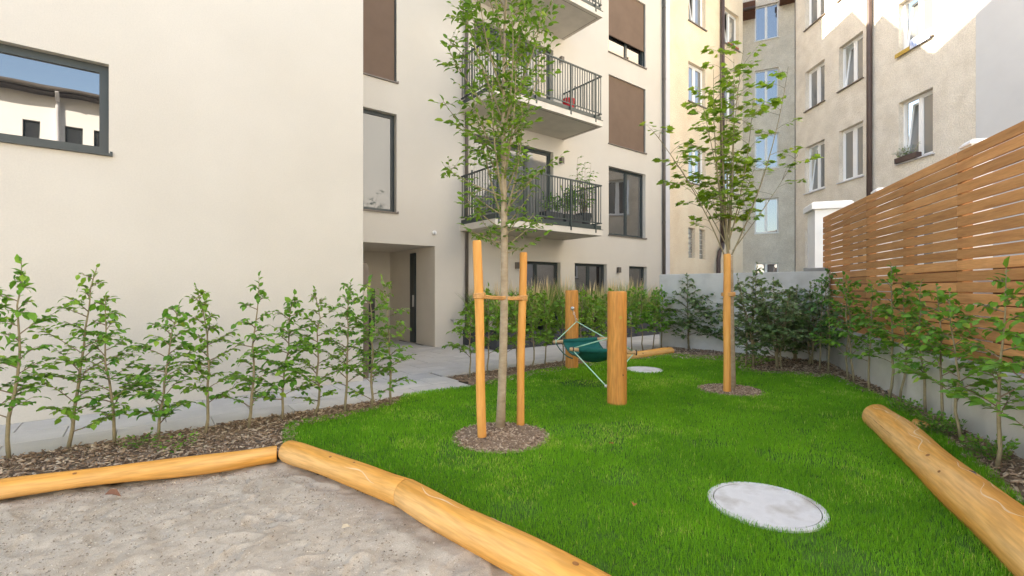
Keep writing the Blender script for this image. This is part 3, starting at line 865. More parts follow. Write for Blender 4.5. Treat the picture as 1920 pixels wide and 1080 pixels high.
# low white building across the yard behind the camera (seen mirrored in the glass)
wb = empty('white_low_house', W(0, -7.2), ANG + math.pi, 'white low house with dark eaves, mirrored in the wide window', 'building')
holes = [(x, x + 0.42, 5.5, 6.9) for x in (-7.0, -5.0, -3.0, -1.0, 0.92, 1.62, 2.62, 4.4, 6.4)]
wl_ = MB(); facade(wl_, -12, 12, 0, 8.0, holes, 0, 0.25)
wl_.quad((-12, 0, 0), (-12, 0, 8.0), (-12, 8, 8.0), (-12, 8, 0)); wl_.quad((12, 0, 0), (12, 8, 0), (12, 8, 8.0), (12, 0, 8.0))
wl_.build('wall', M_WHITEWALL, wb)
for h in holes:
    m_ = MB(); frame_boxes(m_, *h, 0.10, 0.16, 0.05); o = m_.build('window', M_ANTH, wb)
    MB().box(h[0] + 0.05, h[1] - 0.05, 0.13, 0.14, h[2] + 0.05, h[3] - 0.05).build('pane', G_MIRROR, o)
m_ = MB().prism([(-0.5, 7.95), (4.0, 8.9), (8.5, 7.95), (8.5, 7.8), (-0.5, 7.8)], -12.3, 12.3)
m_.v = [(y, x, z) for x, y, z in m_.v]; m_.f = [f[::-1] for f in m_.f]
rf = m_.build('roof', M_ROOF, wb)
MB().tube([(-12.3, -0.58, 7.9), (12.3, -0.58, 7.9)], 0.07, 10).build('gutter', M_PIPE, rf)
for x in (2.2, -6.0, 8.0):
    MB().tube([(x, -0.58, 7.85), (x, -0.10, 7.6), (x, -0.10, 0)], 0.055, 10).build('downpipe', M_TRIM, wb)

# ------------------------------------------------------------------ concrete walls, timber fence, white piers
A_ = Vector((3.62, 11.58)); B_ = Vector((6.12, 9.13))
dirw = (B_ - A_).normalized(); lw_ = (B_ - A_).length
bw = empty('concrete_garden_wall', (A_.x, A_.y, 0), math.atan2(dirw.y, dirw.x), 'low plain grey concrete wall across the back of the lawn', 'wall')
MB().chbox(0, lw_, 0.0, 0.2, -0.1, 1.765, 0.008).build('wall_panel', M_CONC, bw)
MB().chbox(lw_ - 0.42, lw_ - 0.05, -0.004, 0.25, 1.766, 1.83, 0.008).build('end_block', M_CONCD, bw)

FD = Vector((0.330, 0.944)).normalized()
FROT = math.atan2(FD.y, FD.x)                 # local x runs away from the camera; local y to the left
F_ORG = Vector((4.57, 4.79, 0))
cw = empty('concrete_retaining_wall', F_ORG, FROT, 'low concrete retaining wall carrying the timber screen fence', 'wall')
x = -4.5
while x < 4.9:
    x2 = min(x + 2.35, 4.9)
    MB().chbox(x + 0.004, x2 - 0.004, -0.24, 0.0, -0.1, 0.68, 0.006).build('wall_panel', M_CONC, cw)
    x = x2
fn = empty('timber_screen_fence', F_ORG + Vector((FD.y, -FD.x, 0)) * 0.12 + Vector((0, 0, 0.68)), FROT, 'tall screen fence of horizontal orange-brown larch boards on the right', 'fence')
JN = [5.28, 2.92, 0.345, -2.20, -4.5]
NB, PITCH, BH = 19, 0.1165, 0.1010
for j in range(4):
    a, b = JN[j + 1] + 0.003, JN[j] - 0.003
    me = MB().chbox(-(b - a) / 2, (b - a) / 2, -0.012, 0.012, 0, BH, 0.003).mesh('board')
    for i in range(NB):
        z = 0.012 + i * PITCH
        if j == 1 and i in (4, 5, 7):          # boards pieced together from two lengths
            cut = a + (b - a) * (0.62 if i != 5 else 0.60)
            for (p, q) in ((a, cut - 0.002), (cut + 0.002, b)):
                m2 = MB().chbox(-(q - p) / 2, (q - p) / 2, -0.012, 0.012, 0, BH, 0.003).mesh('board')
                link('board', m2, M_BOARD, fn, ((p + q) / 2, random.uniform(-.0015, .0015), z), (0, 0, 0))
        else:
            link('board', me, M_BOARD, fn, ((a + b) / 2, random.uniform(-.0015, .0015), z + random.uniform(-.0008, .0008)), (0, random.uniform(-.0003, .0003), 0))
mp_ = MB().box(-0.045, 0.045, -0.105, -0.016, -0.0, NB * PITCH - 0.03).mesh('post')
for s in (5.22, 4.1, 2.92, 1.65, 0.345, -0.9, -2.2):
    link('post', mp_, M_BOARD, fn, (s, 0, 0))

pw = empty('pillared_garden_wall', (6.6, 9.0, 0), FROT, 'white capped masonry pillars of the neighbour standing behind the timber fence', 'wall')
for (X, Y, wd, zt) in ((6.98, 10.45, 0.62, 3.30), (6.16, 7.85, 0.20, 3.09), (5.34, 5.42, 0.19, 3.13), (4.55, 3.0, 0.2, 3.10)):
    # into local coordinates
    dx, dy = X - 6.6, Y - 9.0
    lx = dx * FD.x + dy * FD.y; ly = -dx * FD.y + dy * FD.x
    o = MB().box(lx - wd / 2, lx + wd / 2, ly - wd / 2, ly + wd / 2, 0, zt - 0.16 * min(1, wd * 2)).build('pier', M_PIER, pw)
    cp = MB().chbox(lx - wd / 2 - wd * 0.12, lx + wd / 2 + wd * 0.12, ly - wd / 2 - wd * 0.12, ly + wd / 2 + wd * 0.12, zt - 0.159 * min(1, wd * 2), zt, 0.04)
    cp.build('cap', M_PIER, o)
dx, dy = 6.5 - 6.6, 9.0 - 9.0
MB().box(-9.0, 1.2, -0.30, -0.16, 0, 1.72).build('wall_panel', M_NWALL, pw)

# ------------------------------------------------------------------ logs
def log(name, p0, p1, r0, r1, seed, label, cat='log', group=None, sink=0.35, m=None, round0=True, round1=False, nseg=28, nr=26, cracks=(), tracks=(), nknot=3):
    p0, p1 = Vector(p0), Vector(p1)
    L = (p1 - p0).length
    r = np.random.default_rng(seed)
    o_rot = math.atan2(p1.y - p0.y, p1.x - p0.x)
    ph = r.uniform(0, 6.28, 6)
    V = []
    def surf(x, w_, k=1.0):
        t = x / L
        e = min(1.0, 6 * t, 6 * (1 - t))       # even ends, uneven middle
        rr = r0 + (r1 - r0) * t + e * (0.005 * math.sin(5 * t * L / 2 + ph[0]) + 0.004 * math.sin(11 * t * L / 2 + ph[1]))
        oy = e * 0.012 * math.sin(2.1 * t * L + ph[2]); oz = e * 0.008 * math.sin(2.7 * t * L + ph[3])
        q = rr * k * (1 + 0.012 * math.sin(3 * w_ + ph[4] + t * 3) + 0.008 * math.sin(5 * w_ + ph[5] - 4 * t))
        return (x, oy + q * math.cos(w_), oz + q * math.sin(w_))
    ends0 = [(0.0, 0.55), (0.012, 0.80), (0.03, 0.93), (0.06, 1.0)] if round0 else [(0.0, 0.95), (0.008, 1.0)]
    ends1 = [(L - 0.06, 1.0), (L - 0.03, 0.93), (L - 0.012, 0.8), (L, 0.55)] if round1 else [(L - 0.008, 1.0), (L, 0.95)]
    st = ends0 + [(0.06 + (L - 0.12) * (i + 1) / (nseg + 1), 1.0) for i in range(nseg)] + ends1
    for x, k in st:
        for a in range(nr):
            V.append(surf(x, 2 * math.pi * a / nr, k))
    F = []
    n = len(st)
    for i in range(n - 1):
        for a in range(nr):
            b = (a + 1) % nr
            F.append((i * nr + a, i * nr + b, (i + 1) * nr + b, (i + 1) * nr + a))
    F.append(tuple(range(nr))[::-1]); F.append(tuple((n - 1) * nr + a for a in range(nr)))
    me = MB().add(V, [f[::-1] for f in F]).mesh(name, True)
    z = r0 * (1 - 2 * sink)
    o = link(name, me, m or M_LOG, None, (p0.x, p0.y, z), (0, 0, o_rot))
    # drying cracks: slim dark lips in the skin, and pale beetle tracks on the upper side
    def strip(w0, xa, xb, wander, width, nm, mm, freq):
        pa = r.uniform(0, 6.28, 3)
        nn = max(8, int((xb - xa) * 26))
        vv, ff = [], []
        for i_ in range(nn + 1):
            x_ = xa + (xb - xa) * i_ / nn
            w_ = w0 + wander * (math.sin(freq * x_ + pa[0]) + 0.6 * math.sin(2.3 * freq * x_ + pa[1]))
            hw = width * math.sin(math.pi * (i_ + 0.3) / (nn + 0.6)) * (0.7 + 0.3 * math.sin(31 * x_ + pa[2]))
            p1_, p2_ = surf(x_, w_ - hw / r0), surf(x_, w_ + hw / r0)
            for p_ in (p1_, p2_):
                m_ = 1.0 + 0.0025 / math.hypot(p_[1], p_[2])
                vv.append((p_[0], p_[1] * m_, p_[2] * m_))
        for i_ in range(nn):
            ff.append((2 * i_, 2 * i_ + 1, 2 * i_ + 3, 2 * i_ + 2))
        MB().add(vv, ff).build(nm, mm, o)
    for k_ in range(nknot):
        xk, wk = r.uniform(0.12, 0.9) * L, r.uniform(0.5, 2.6)
        c_ = Vector(surf(xk, wk)); nrm_ = Vector((0, math.cos(wk), math.sin(wk))); sd_ = Vector((0, -math.sin(wk), math.cos(wk)))
        rk = r.uniform(0.007, 0.014)
        ring_ = [c_ + nrm_ * 0.002 + Vector((1.5 * rk * math.cos(a_), 0, 0)) + sd_ * (rk * math.sin(a_)) for a_ in np.linspace(0, 2 * math.pi, 10, endpoint=False)]
        MB().add(ring_ + [c_ + nrm_ * 0.003], [(i_, (i_ + 1) % 10, 10) for i_ in range(10)]).build('knot', M_KNOT, o)
    for (w0, fa, fb_) in cracks:
        strip(w0, fa * L, fb_ * L, 0.03, 0.0022, 'crack', M_CRACK, 3.0)
    for (w0, fa, fb_) in tracks:
        strip(w0, fa * L, fb_ * L, 0.20, 0.0055, 'beetle_track', M_TRACK, 9.0)
    return tag(o, label, cat, group)

e1a, e1b = G(-150, 948), G(519, 857)
log('edging_log', (e1a[0], e1a[1], 0), (e1b[0], e1b[1], 0), 0.072, 0.068, 1, 'straight yellow log edging the sand along the sapling bed', group='logs framing the sandpit', sink=0.30, round0=False, cracks=((0.2, 0.3, 0.7), (-0.5, 0.75, 0.98)), nknot=5)
log('edging_log', LOG2[0], LOG2[1], 0.090, 0.096, 2, 'rounded log between sand and lawn with its end at the sandpit corner', group='logs framing the sandpit', sink=0.30, round0=True, tracks=((1.2, 0.3, 0.55), (2.4, 0.6, 0.85)))
d_ = (Vector(LOG2[2]) - Vector(LOG2[1])).normalized() * 0.014
log('edging_log', Vector(LOG2[1]) + d_, Vector(LOG2[3]), 0.0965, 0.110, 3, 'nearest thick log between sand and lawn leaving the bottom edge', group='logs framing the sandpit', sink=0.30, round0=False, cracks=((-0.6, 0.2, 0.6),), tracks=((1.6, 0.05, 0.2), (1.0, 0.2, 0.34)))
big = log('balance_log', (3.80, 4.93, 0), (2.30, 1.62, 0), 0.132, 0.165, 4, 'long thick peeled log lying in the grass on the right', sink=0.12, round0=True, nseg=40, nr=32, cracks=((3.55, 0.28, 0.95), (2.75, 0.05, 0.30)), tracks=((1.75, 0.03, 0.22), (1.45, 0.18, 0.40), (2.0, 0.30, 0.44), (1.35, 0.5, 0.66), (1.8, 0.62, 0.8)))
MB().tube([(2.02, 0.02, 0.142), (2.05, 0.035, 0.141), (2.09, 0.03, 0.142)], [0.004, 0.010, 0.003], 6).build('knot', M_PIPE2, big)
fl0, fl1 = G(1140, 678), G(1260, 662)
log('edging_log', (fl0[0], fl0[1], 0), (fl1[0], fl1[1], 0), 0.10, 0.09, 5, 'short log at the far edge of the lawn behind the hammock', 'log', 'logs framing the sandpit' if False else None, sink=0.28, round1=True)
wb0 = G(1716, 797)
log('wood_block', (wb0[0], wb0[1], 0), (wb0[0] + 0.03, wb0[1] - 0.16, 0), 0.055, 0.055, 9, 'small wooden block half hidden behind the end of the thick log', 'block', sink=0.35, round0=False, nseg=3, nr=12, nknot=0)

# ------------------------------------------------------------------ manhole covers
def manhole(c, rad, label):
    o = empty('manhole_cover', (c[0], c[1], 0), 0.3, label, 'manhole cover', 'concrete covers in the lawn')
    def ring(r0, r1, z0, z1, n=64):
        m_ = MB()
        vv, ff = [], []
        for k in range(n):
            a = 2 * math.pi * k / n
            c_, s_ = math.cos(a), math.sin(a)
            vv += [(r0 * c_, r0 * s_, z0), (r0 * c_, r0 * s_, z1), (r1 * c_, r1 * s_, z1), (r1 * c_, r1 * s_, z0)]
        for k in range(n):
            k2 = (k + 1) % n
            for i in range(3):
                ff.append((4 * k + i, 4 * k + i + 1, 4 * k2 + i + 1, 4 * k2 + i))
        return m_.add(vv, [f[::-1] for f in ff])
    ring(rad - 0.034, rad, -0.10, 0.014).build('ring', M_COVER, o)
    m_ = MB()
    n = 64
    vv = [((rad - 0.041) * math.cos(2 * math.pi * k / n), (rad - 0.041) * math.sin(2 * math.pi * k / n), z) for z in (-0.1, 0.012) for k in range(n)]
    ff = [tuple(range(n, 2 * n))] + [(k, (k + 1) % n, n + (k + 1) % n, n + k) for k in range(n)]
    m_.add(vv, ff).build('lid', M_COVER, o)
    return o
MH1, MH2 = G(1435, 948), G(1207, 694)
R1, R2 = 0.352, 0.32
manhole(MH1, R1, 'large round pale concrete cover in the lawn foreground')
manhole(MH2, R2, 'small round concrete cover behind the front hammock post')

# ------------------------------------------------------------------ foliage generators
LEAF_V = np.array([(0, 0, 0), (.30, 0, -.02), (.68, 0, -.05), (1, 0, -.17), (.26, .31, .09), (.64, .29, .05), (.30, -.32, .07), (.68, -.27, .02)])
LEAF_F = np.array([(0, 1, 4), (1, 2, 5), (1, 5, 4), (2, 3, 5), (0, 6, 1), (1, 7, 2), (1, 6, 7), (2, 7, 3)])
LONG_V = LEAF_V * np.array([1, 0.66, 1])
_a = [(0, 0), (.10, .30), (-.06, .44), (.22, .40), (.30, .58), (.46, .34), (.70, .40), (.66, .20), (1.0, 0)]
_m = [(x, y, 0.05 * abs(y) - 0.06 * x * x) for x, y in _a] + [(x, -y, 0.05 * abs(y) - 0.06 * x * x) for x, y in _a[1:-1]] + [(.35, 0, -.03)]
MAPLE_V = np.array(_m)
_o = list(range(9)) + list(range(15, 8, -1))
MAPLE_F = np.array([(16, _o[(i + 1) % 16], _o[i]) for i in range(16)])

def leaves(P, D, size, TV, TF, rg, tilt=0.45, droop=0.15, up=1.0):
    """P (n,3) bases, D (n,3) pointing directions -> vertex, face, random arrays"""
    n = len(P)
    D = D + np.array([0, 0, -droop]) + rg.normal(0, 0.18, (n, 3))
    D /= np.linalg.norm(D, axis=1)[:, None] + 1e-9
    Nn = np.tile(np.array([0, 0, up]), (n, 1)) + rg.normal(0, tilt, (n, 3))
    S = np.cross(Nn, D); S /= np.linalg.norm(S, axis=1)[:, None] + 1e-9
    Nn = np.cross(D, S)
    sz = size * np.clip(rg.normal(0.95, 0.24, n), 0.4, 1.45)
    T = TV
    V = P[:, None, :] + sz[:, None, None] * (T[None, :, 0:1] * D[:, None, :] + T[None, :, 1:2] * S[:, None, :] + T[None, :, 2:3] * Nn[:, None, :])
    F = (np.arange(n) * len(T))[:, None, None] + TF[None]
    a = np.repeat(np.clip(rg.beta(2.0, 2.4, n), 0, 1), len(T))
    return V.reshape(-1, 3), F.reshape(-1, 3), a

def curve_pts(p0, p1, bend, n=7):
    p0, p1, bend = np.asarray(p0, float), np.asarray(p1, float), np.asarray(bend, float)
    t = np.linspace(0, 1, n)[:, None]
    return p0 * (1 - t) + p1 * t + bend * (4 * t * (1 - t))

def sample(pts, ts):
    pts = np.asarray(pts); n = len(pts) - 1
    x = np.clip(np.asarray(ts) * n, 0, n - 1e-6); i = x.astype(int); f = (x - i)[:, None]
    return pts[i] * (1 - f) + pts[i + 1] * f, pts[i + 1] - pts[i]

class Plant:
    def __init__(self, seed):
        self.rg = np.random.default_rng(seed); self.tw = MB(); self.st = MB(); self.P, self.D = [], []
    def spray(self, pts, t0=0.25, gap=0.05, out=0.6):
        """alternate leaves along a twig, spread in a flat plane"""
        L = np.linalg.norm(np.diff(pts, axis=0), axis=1).sum()
        n = max(2, int(L * (1 - t0) / gap))
        ts = np.linspace(t0, 1.0, n) + self.rg.normal(0, 0.012, n)
        p, d = sample(pts, np.clip(ts, 0, 1))
        d = d / (np.linalg.norm(d, axis=1)[:, None] + 1e-9)
        side = np.cross(d, np.array([0, 0, 1.0])); side /= np.linalg.norm(side, axis=1)[:, None] + 1e-6
        sg = np.where(np.arange(n) % 2 == 0, 1.0, -1.0)[:, None]
        dd_ = d * 0.75 + side * sg * out
        dd_[-1] = d[-1]
        self.P.append(p); self.D.append(dd_)
    def finish(self, root, stem_m, twig_m, leaf_m, size, TV, TF, tilt=0.4, droop=0.12, crown='foliage', stem='stem', up=1.0):
        if self.st.v:
            self.st.build(stem, stem_m, root, smooth=True)
        if self.tw.v:
            tag(self.tw.build('twigs', twig_m, root, smooth=True), kind='stuff')
        P, D = np.concatenate(self.P), np.concatenate(self.D)
        V, F, a = leaves(P, D, size, TV, TF, self.rg, tilt, droop, up)
        o = np_mesh(crown, V, F, leaf_m, root, a)
        tag(o, kind='stuff')
        return o

def sapling(base, height, seed, label, group, lean=(0, 0), spread=0.36, size=0.066, m=None, fork=0.3, z0=0.22, nbr=15, dens=1.0, name='beech_sapling', cat='sapling', stems=1):
    p = Plant(seed); rg = p.rg
    root = empty(name, (base[0], base[1], 0), 0, label, cat, group)
    for s_ in range(stems):
        off = rg.normal(0, 0.06, 2) if s_ else np.zeros(2)
        n = 10
        h = height * (1.0 if s_ == 0 else rg.uniform(0.7, 0.95))
        ln = np.array(lean) + (rg.normal(0, 0.22, 2) if s_ else 0)
        zz = np.linspace(-0.02, h, n)
        wob = np.cumsum(rg.normal(0, 0.013, (n, 2)), axis=0)
        st = np.stack([off[0] + ln[0] * (zz / h) ** 1.4 + wob[:, 0], off[1] + ln[1] * (zz / h) ** 1.4 + wob[:, 1], zz], 1)
        st[0, :2] = off
        p.st.tube(st, list(np.linspace(0.0165, 0.003, n) * (height / 1.6) ** 0.7), 7)
        p.spray(st[-3:], 0.2, 0.03)
        ang = rg.uniform(0, 6.28)
        nb_ = int(nbr * (1 if s_ == 0 else 0.6))
        for k in range(nb_):
            t = z0 + (0.97 - z0) * (k + rg.uniform(-.3, .3)) / nb_
            t = min(max(t, 0.08), 0.97)
            q, _ = sample(st, [t]); q = q[0]
            ang += 2.4 + rg.normal(0, 0.35)
            prof = (0.55 + 0.75 * math.sin(math.pi * min(1, (t + 0.12)) ** 0.9)) * (1.05 - 0.55 * t)
            ln_ = spread * prof * rg.uniform(0.65, 1.25)
            up_ = rg.uniform(0.25, 0.75) * ln_
            e = q + np.array([math.cos(ang) * ln_, math.sin(ang) * ln_, up_])
            br = curve_pts(q, e, (0, 0, 0.10 * ln_ * rg.uniform(-0.3, 1.2)), 6)
            p.tw.tube(br, list(np.linspace(0.006, 0.0015, 6)), 4, False)
            p.spray(br, 0.22, 0.023 / dens)
            for m_ in range(rg.integers(3, 6)):
                tt = rg.uniform(0.25, 0.85)
                q2, d2 = sample(br, [tt]); q2 = q2[0]
                a2 = ang + rg.choice([-1, 1]) * rg.uniform(0.5, 1.1)
                l2 = ln_ * rg.uniform(0.3, 0.6)
                e2 = q2 + np.array([math.cos(a2) * l2, math.sin(a2) * l2, l2 * rg.uniform(-0.1, 0.45)])
                b2 = curve_pts(q2, e2, (0, 0, 0.02), 4)
                p.tw.tube(b2, list(np.linspace(0.0025, 0.001, 4)), 3, False)
                p.spray(b2, 0.12, 0.024 / dens)
    p.finish(root, M_TWIGG, M_TWIG, m or L_BEECH, size, LEAF_V, LEAF_F, tilt=0.38)
    return root

ORD = ['first', 'second', 'third', 'fourth', 'fifth', 'sixth', 'seventh', 'eighth', 'ninth', 'tenth', 'eleventh', 'twelfth', 'thirteenth', 'fourteenth', 'fifteenth']
# row before the cream wall: (base px, base py, height, lean x)
LH = [(-62, 872, 1.55, 0.05), (17, 862, 1.66, 0.12), (127, 841, 1.62, 0.20), (215, 834, 1.36, -0.02), (296, 827, 1.28, 0.12), (384, 815, 1.46, -0.10), (466, 803, 1.55, 0.10), (529, 789, 1.36, 0.14), (588, 781, 1.42, -0.05), (646, 775, 1.50, 0.05), (696, 769, 1.52, -0.04), (733, 760, 1.55, -0.06)]
for i, (x, y, h, ln) in enumerate(LH):
    if i == 0:
        lab = 'beech sapling cut by the left picture edge before the cream wall'
    else:
        lab = '%s beech sapling from the left in the row before the cream wall' % ORD[i]
    sapling(G(x, y), h, 100 + i, lab, 'beech saplings along the cream wall', (ln, 0), spread=(0.29, 0.25, 0.31, 0.27)[i % 4], m=(L_BEECH, L_BEECH, L_BEECHL)[i % 3], nbr=(22, 18, 24, 20, 26)[i % 5], size=(0.058, 0.064, 0.055)[i % 3], z0=(0.13, 0.22, 0.10, 0.18)[i % 4])
# row before the planters
MH = [(881, 707, 1.25), (914, 702, 1.45), (949, 697, 1.3), (969, 693, 1.4), (997, 689, 1.42), (1021, 685, 1.35), (1054, 682, 1.3), (1090, 675, 1.45), (1112, 671, 1.3), (1140, 667, 1.4), (1185, 660, 1.45), (1206, 657, 1.5), (1224, 655, 1.4), (1240, 652, 1.45), (1256, 650, 1.35)]
for i, (x, y, h) in enumerate(MH):
    sapling(G(x, y), h, 200 + i, '%s leafy sapling from the left in the hedge before the grey planters' % ORD[i], 'saplings before the planters', (0, 0), spread=0.30, m=L_BEECHL if i < 10 else L_BEECH, nbr=19, size=0.074, z0=0.26)
# row before the retaining wall on the right
RH = [(1537, 694, 1.45), (1553, 700, 1.55), (1591, 713, 1.4), (1602, 720, 1.45), (1630, 733, 1.35), (1666, 748, 1.55), (1687, 752, 1.3), (1735, 777, 1.35), (1768, 803, 1.30), (1803, 832, 1.25), (1868, 880, 1.42), (1960, 950, 1.45)]
for i, (x, y, h) in enumerate(RH):
    lab = '%s sapling counted from the back along the retaining wall under the fence' % ORD[i] if i < 11 else 'sapling cut by the right picture edge before the retaining wall'
    sapling(G(x, y), h * 1.12, 300 + i, lab, 'saplings along the retaining wall', (0.04 * (-1) ** i, 0), spread=0.33, m=L_BEECHD if i < 2 else L_BEECH, nbr=15, size=0.068, z0=0.27, dens=0.92)
# bushier shrubs before the low concrete wall
BH_ = [(1290, 655, 1.75, 3, 'pale bushy shrub at the left end of the low concrete wall'), (1325, 656, 1.60, 3, 'dense shrub left of the staked maple before the concrete wall'),
       (1352, 659, 1.35, 2, 'low shrub half hidden behind the maple stake'), (1412, 689, 1.85, 4, 'tall spreading shrub right of the staked maple'),
       (1455, 690, 1.60, 4, 'thick dark shrub in the middle of the back corner'), (1495, 676, 1.45, 3, 'shrub before the dark block of the concrete wall'), (1515, 684, 1.50, 3, 'dark shrub in the corner where wall and fence meet')]
for i, (x, y, h, ns, lab) in enumerate(BH_):
    sapling(G(x, y), h, 400 + i, lab, 'shrubs before the concrete wall', (0, 0), spread=0.44, m=L_PRIVET, nbr=22, size=0.072, z0=0.16, name='shrub', cat='shrub', stems=ns, dens=0.9)

# ------------------------------------------------------------------ trees
def trunk_tube(p, pts, rads):
    p.st.tube(pts, rads, 12)

T1 = np.array([G(938, 806)[0], G(938, 806)[1]])
def tree_one():
    p = Plant(11); rg = p.rg
    root = empty('young_tree', (T1[0], T1[1], 0), 0, 'slender young tree tied between two orange stakes in the lawn centre', 'tree')
    H = 6.0
    zz = np.linspace(-0.05, H, 16)
    tr = np.stack([0.03 * (zz / 2) + 0.02 * np.sin(zz * 1.3), 0.02 * np.cos(zz * 1.1), zz], 1)
    trunk_tube(p, tr, list(np.interp(zz, [0, 0.25, 1.9, 3.0, 4.5, H], [0.052, 0.044, 0.036, 0.020, 0.011, 0.004])))
    def br(z, ang, ln, up, r0, bend=0.0, twig=True, gap=0.05):
        q, _ = sample(tr, [(z + 0.05) / (H + 0.05)]); q = q[0]
        e = q + np.array([math.cos(ang) * ln, math.sin(ang) * ln, up])
        b = curve_pts(q, e, np.array([math.cos(ang), math.sin(ang), 0]) * bend + rg.normal(0, 0.02, 3), 9)
        p.tw.tube(b, list(np.linspace(r0, 0.0025, 9)), 6, False)
        L = math.hypot(ln, up)
        p.spray(b, 0.35, 0.05)
        nt = int(L * 16)
        for k in range(nt):
            t = rg.uniform(0.22, 1.0)
            q2, d2 = sample(b, [t]); q2 = q2[0]
            a2 = rg.uniform(0, 6.28)
            l2 = rg.uniform(0.10, 0.26) * (1.15 - 0.4 * t)
            e2 = q2 + np.array([math.cos(a2) * l2, math.sin(a2) * l2, l2 * rg.uniform(-0.25, 0.7)])
            b2 = curve_pts(q2, e2, (0, 0, -0.015), 4)
            p.tw.tube(b2, [0.003, 0.0024, 0.0018, 0.001], 3, False)
            p.spray(b2, 0.12, 0.030, 0.75)
    # low twigs just above the stakes
    for z, a, l, u_ in ((1.80, 2.9, 0.28, 0.18), (1.84, 0.3, 0.36, 0.30), (1.88, 3.5, 0.34, 0.12), (1.95, 5.4, 0.22, 0.2), (2.02, 3.2, 0.42, 0.36), (2.05, 0.1, 0.30, 0.4), (2.1, 1.6, 0.3, 0.3), (1.78, 0.0, 0.26, 0.10), (1.92, 2.6, 0.30, 0.28), (1.98, 0.5, 0.34, 0.22), (2.16, 3.6, 0.36, 0.2), (2.2, 5.9, 0.34, 0.35)):
        br(z, a, l, u_, 0.007, 0.02)
    ang = 0.4
    n = 30
    for k in range(n):
        z = 2.05 + 2.55 * (k / n) ** 1.05
        ang += 2.4 + rg.normal(0, 0.3)
        ln = rg.uniform(0.24, 0.50) * (0.8 if z < 2.6 else 1.0)
        up = rg.uniform(0.55, 1.25)
        br(z, ang, ln, up, 0.012 * (1 - 0.1 * (z - 2)), 0.07)
    # longer reaching twigs seen to the left and right in the picture
    for z, a, l, u_ in ((2.35, 3.05, 0.58, 0.30), (2.75, 3.2, 0.60, 0.55), (3.05, 3.0, 0.58, 0.85), (3.2, 0.15, 0.50, 0.75), (2.3, 0.2, 0.48, 0.42), (3.45, 3.3, 0.56, 0.45), (3.55, 0.3, 0.55, 0.9)):
        br(z, a, l, u_, 0.008, 0.04)
    p.finish(root, M_BARK, M_TWIGG, L_HORN, 0.070, LONG_V, LEAF_F, tilt=0.5, droop=0.22, crown='crown', stem='trunk')
tree_one()

T2 = G(1373, 731)
def tree_two():
    p = Plant(23); rg = p.rg
    root = empty('young_maple', (T2[0], T2[1], 0), 0, 'young maple with fanned thin branches behind its single orange stake', 'tree')
    Y0 = T2[1]
    def loc(px, py, dy=0.0):
        Y = Y0 + dy
        return np.array([(px - 960) / FOC * Y - T2[0], dy, CAM_H + (540 - py) / FOC * Y])
    top = loc(1368, 480)
    zz = np.linspace(-0.05, top[2], 8)
    tr = np.stack([np.interp(zz, [0, top[2]], [0, top[0]]), 0.01 * np.sin(zz * 2), zz], 1)
    trunk_tube(p, tr, list(np.linspace(0.052, 0.042, 8)))
    leaders = [  # start px,py ; end px,py ; depth at the end ; radius ; bend
        ((1366, 485), (1352, 95), 0.05, 0.034, (-0.03, 0, 0)), ((1364, 470), (1338, 130), 0.25, 0.020, (-0.06, 0, 0)),
        ((1366, 470), (1376, 110), -0.25, 0.020, (0.03, 0, 0)), ((1368, 468), (1394, 95), 0.35, 0.018, (-0.06, 0, 0)),
        ((1358, 478), (1228, 250), -0.35, 0.016, (0.05, 0, 0.05)), ((1362, 460), (1262, 300), 0.45, 0.013, (0.02, 0, 0.04)),
        ((1372, 478), (1478, 125), -0.15, 0.020, (0.10, 0, -0.05)), ((1374, 470), (1496, 290), 0.35, 0.013, (0.02, 0, -0.02)),
        ((1368, 450), (1412, 190), -0.30, 0.016, (0.05, 0, 0)), ((1364, 440), (1316, 190), -0.30, 0.014, (0.02, 0, 0)),
        ((1366, 440), (1360, 160), 0.65, 0.014, (0, 0, 0)), ((1366, 450), (1420, 300), 0.6, 0.012, (0, 0, 0)), ((1362, 440), (1310, 330), 0.5, 0.010, (0, 0, 0))]
    for s, e, dy, r0, bd in leaders:
        a, b = loc(*s), loc(*e, dy)
        bp_ = curve_pts(a, b, bd, 11)
        p.tw.tube(bp_, list(np.linspace(r0 * 0.6, 0.003, 11)), 7, False)
        L = np.linalg.norm(b - a)
        nt = int(L * 5.2) + 2
        for k in range(nt):
            t = 0.16 + 0.84 * (k + rg.uniform(0, 0.8)) / nt
            q, d2 = sample(bp_, [min(t, 1)]); q = q[0]
            a2 = rg.uniform(0, 6.28); l2 = rg.uniform(0.12, 0.34)
            e2 = q + np.array([math.cos(a2) * l2, math.sin(a2) * l2, l2 * rg.uniform(0.2, 0.8)])
            b2 = curve_pts(q, e2, (0, 0, 0.02), 4)
            p.tw.tube(b2, [0.004, 0.003, 0.002, 0.0012], 4, False)
            for tt in (0.5, 0.75, 1.0, 1.0, 1.0):
                q3, _ = sample(b2, [tt]); q3 = q3[0]
                for s_ in range(2):
                    a3 = a2 + rg.normal(0, 1.1)
                    dv = np.array([math.cos(a3), math.sin(a3), rg.uniform(-0.1, 0.3)])
                    pe = q3 + dv * rg.uniform(0.03, 0.07)
                    p.tw.tube([q3, pe], [0.0012, 0.0009], 3, False)
                    p.P.append(pe[None]); p.D.append(dv[None])
    p.finish(root, M_BARK, M_TWIGG, L_MAPLE, 0.084, MAPLE_V, MAPLE_F, tilt=0.30, droop=0.25, crown='crown', stem='trunk')
tree_two()

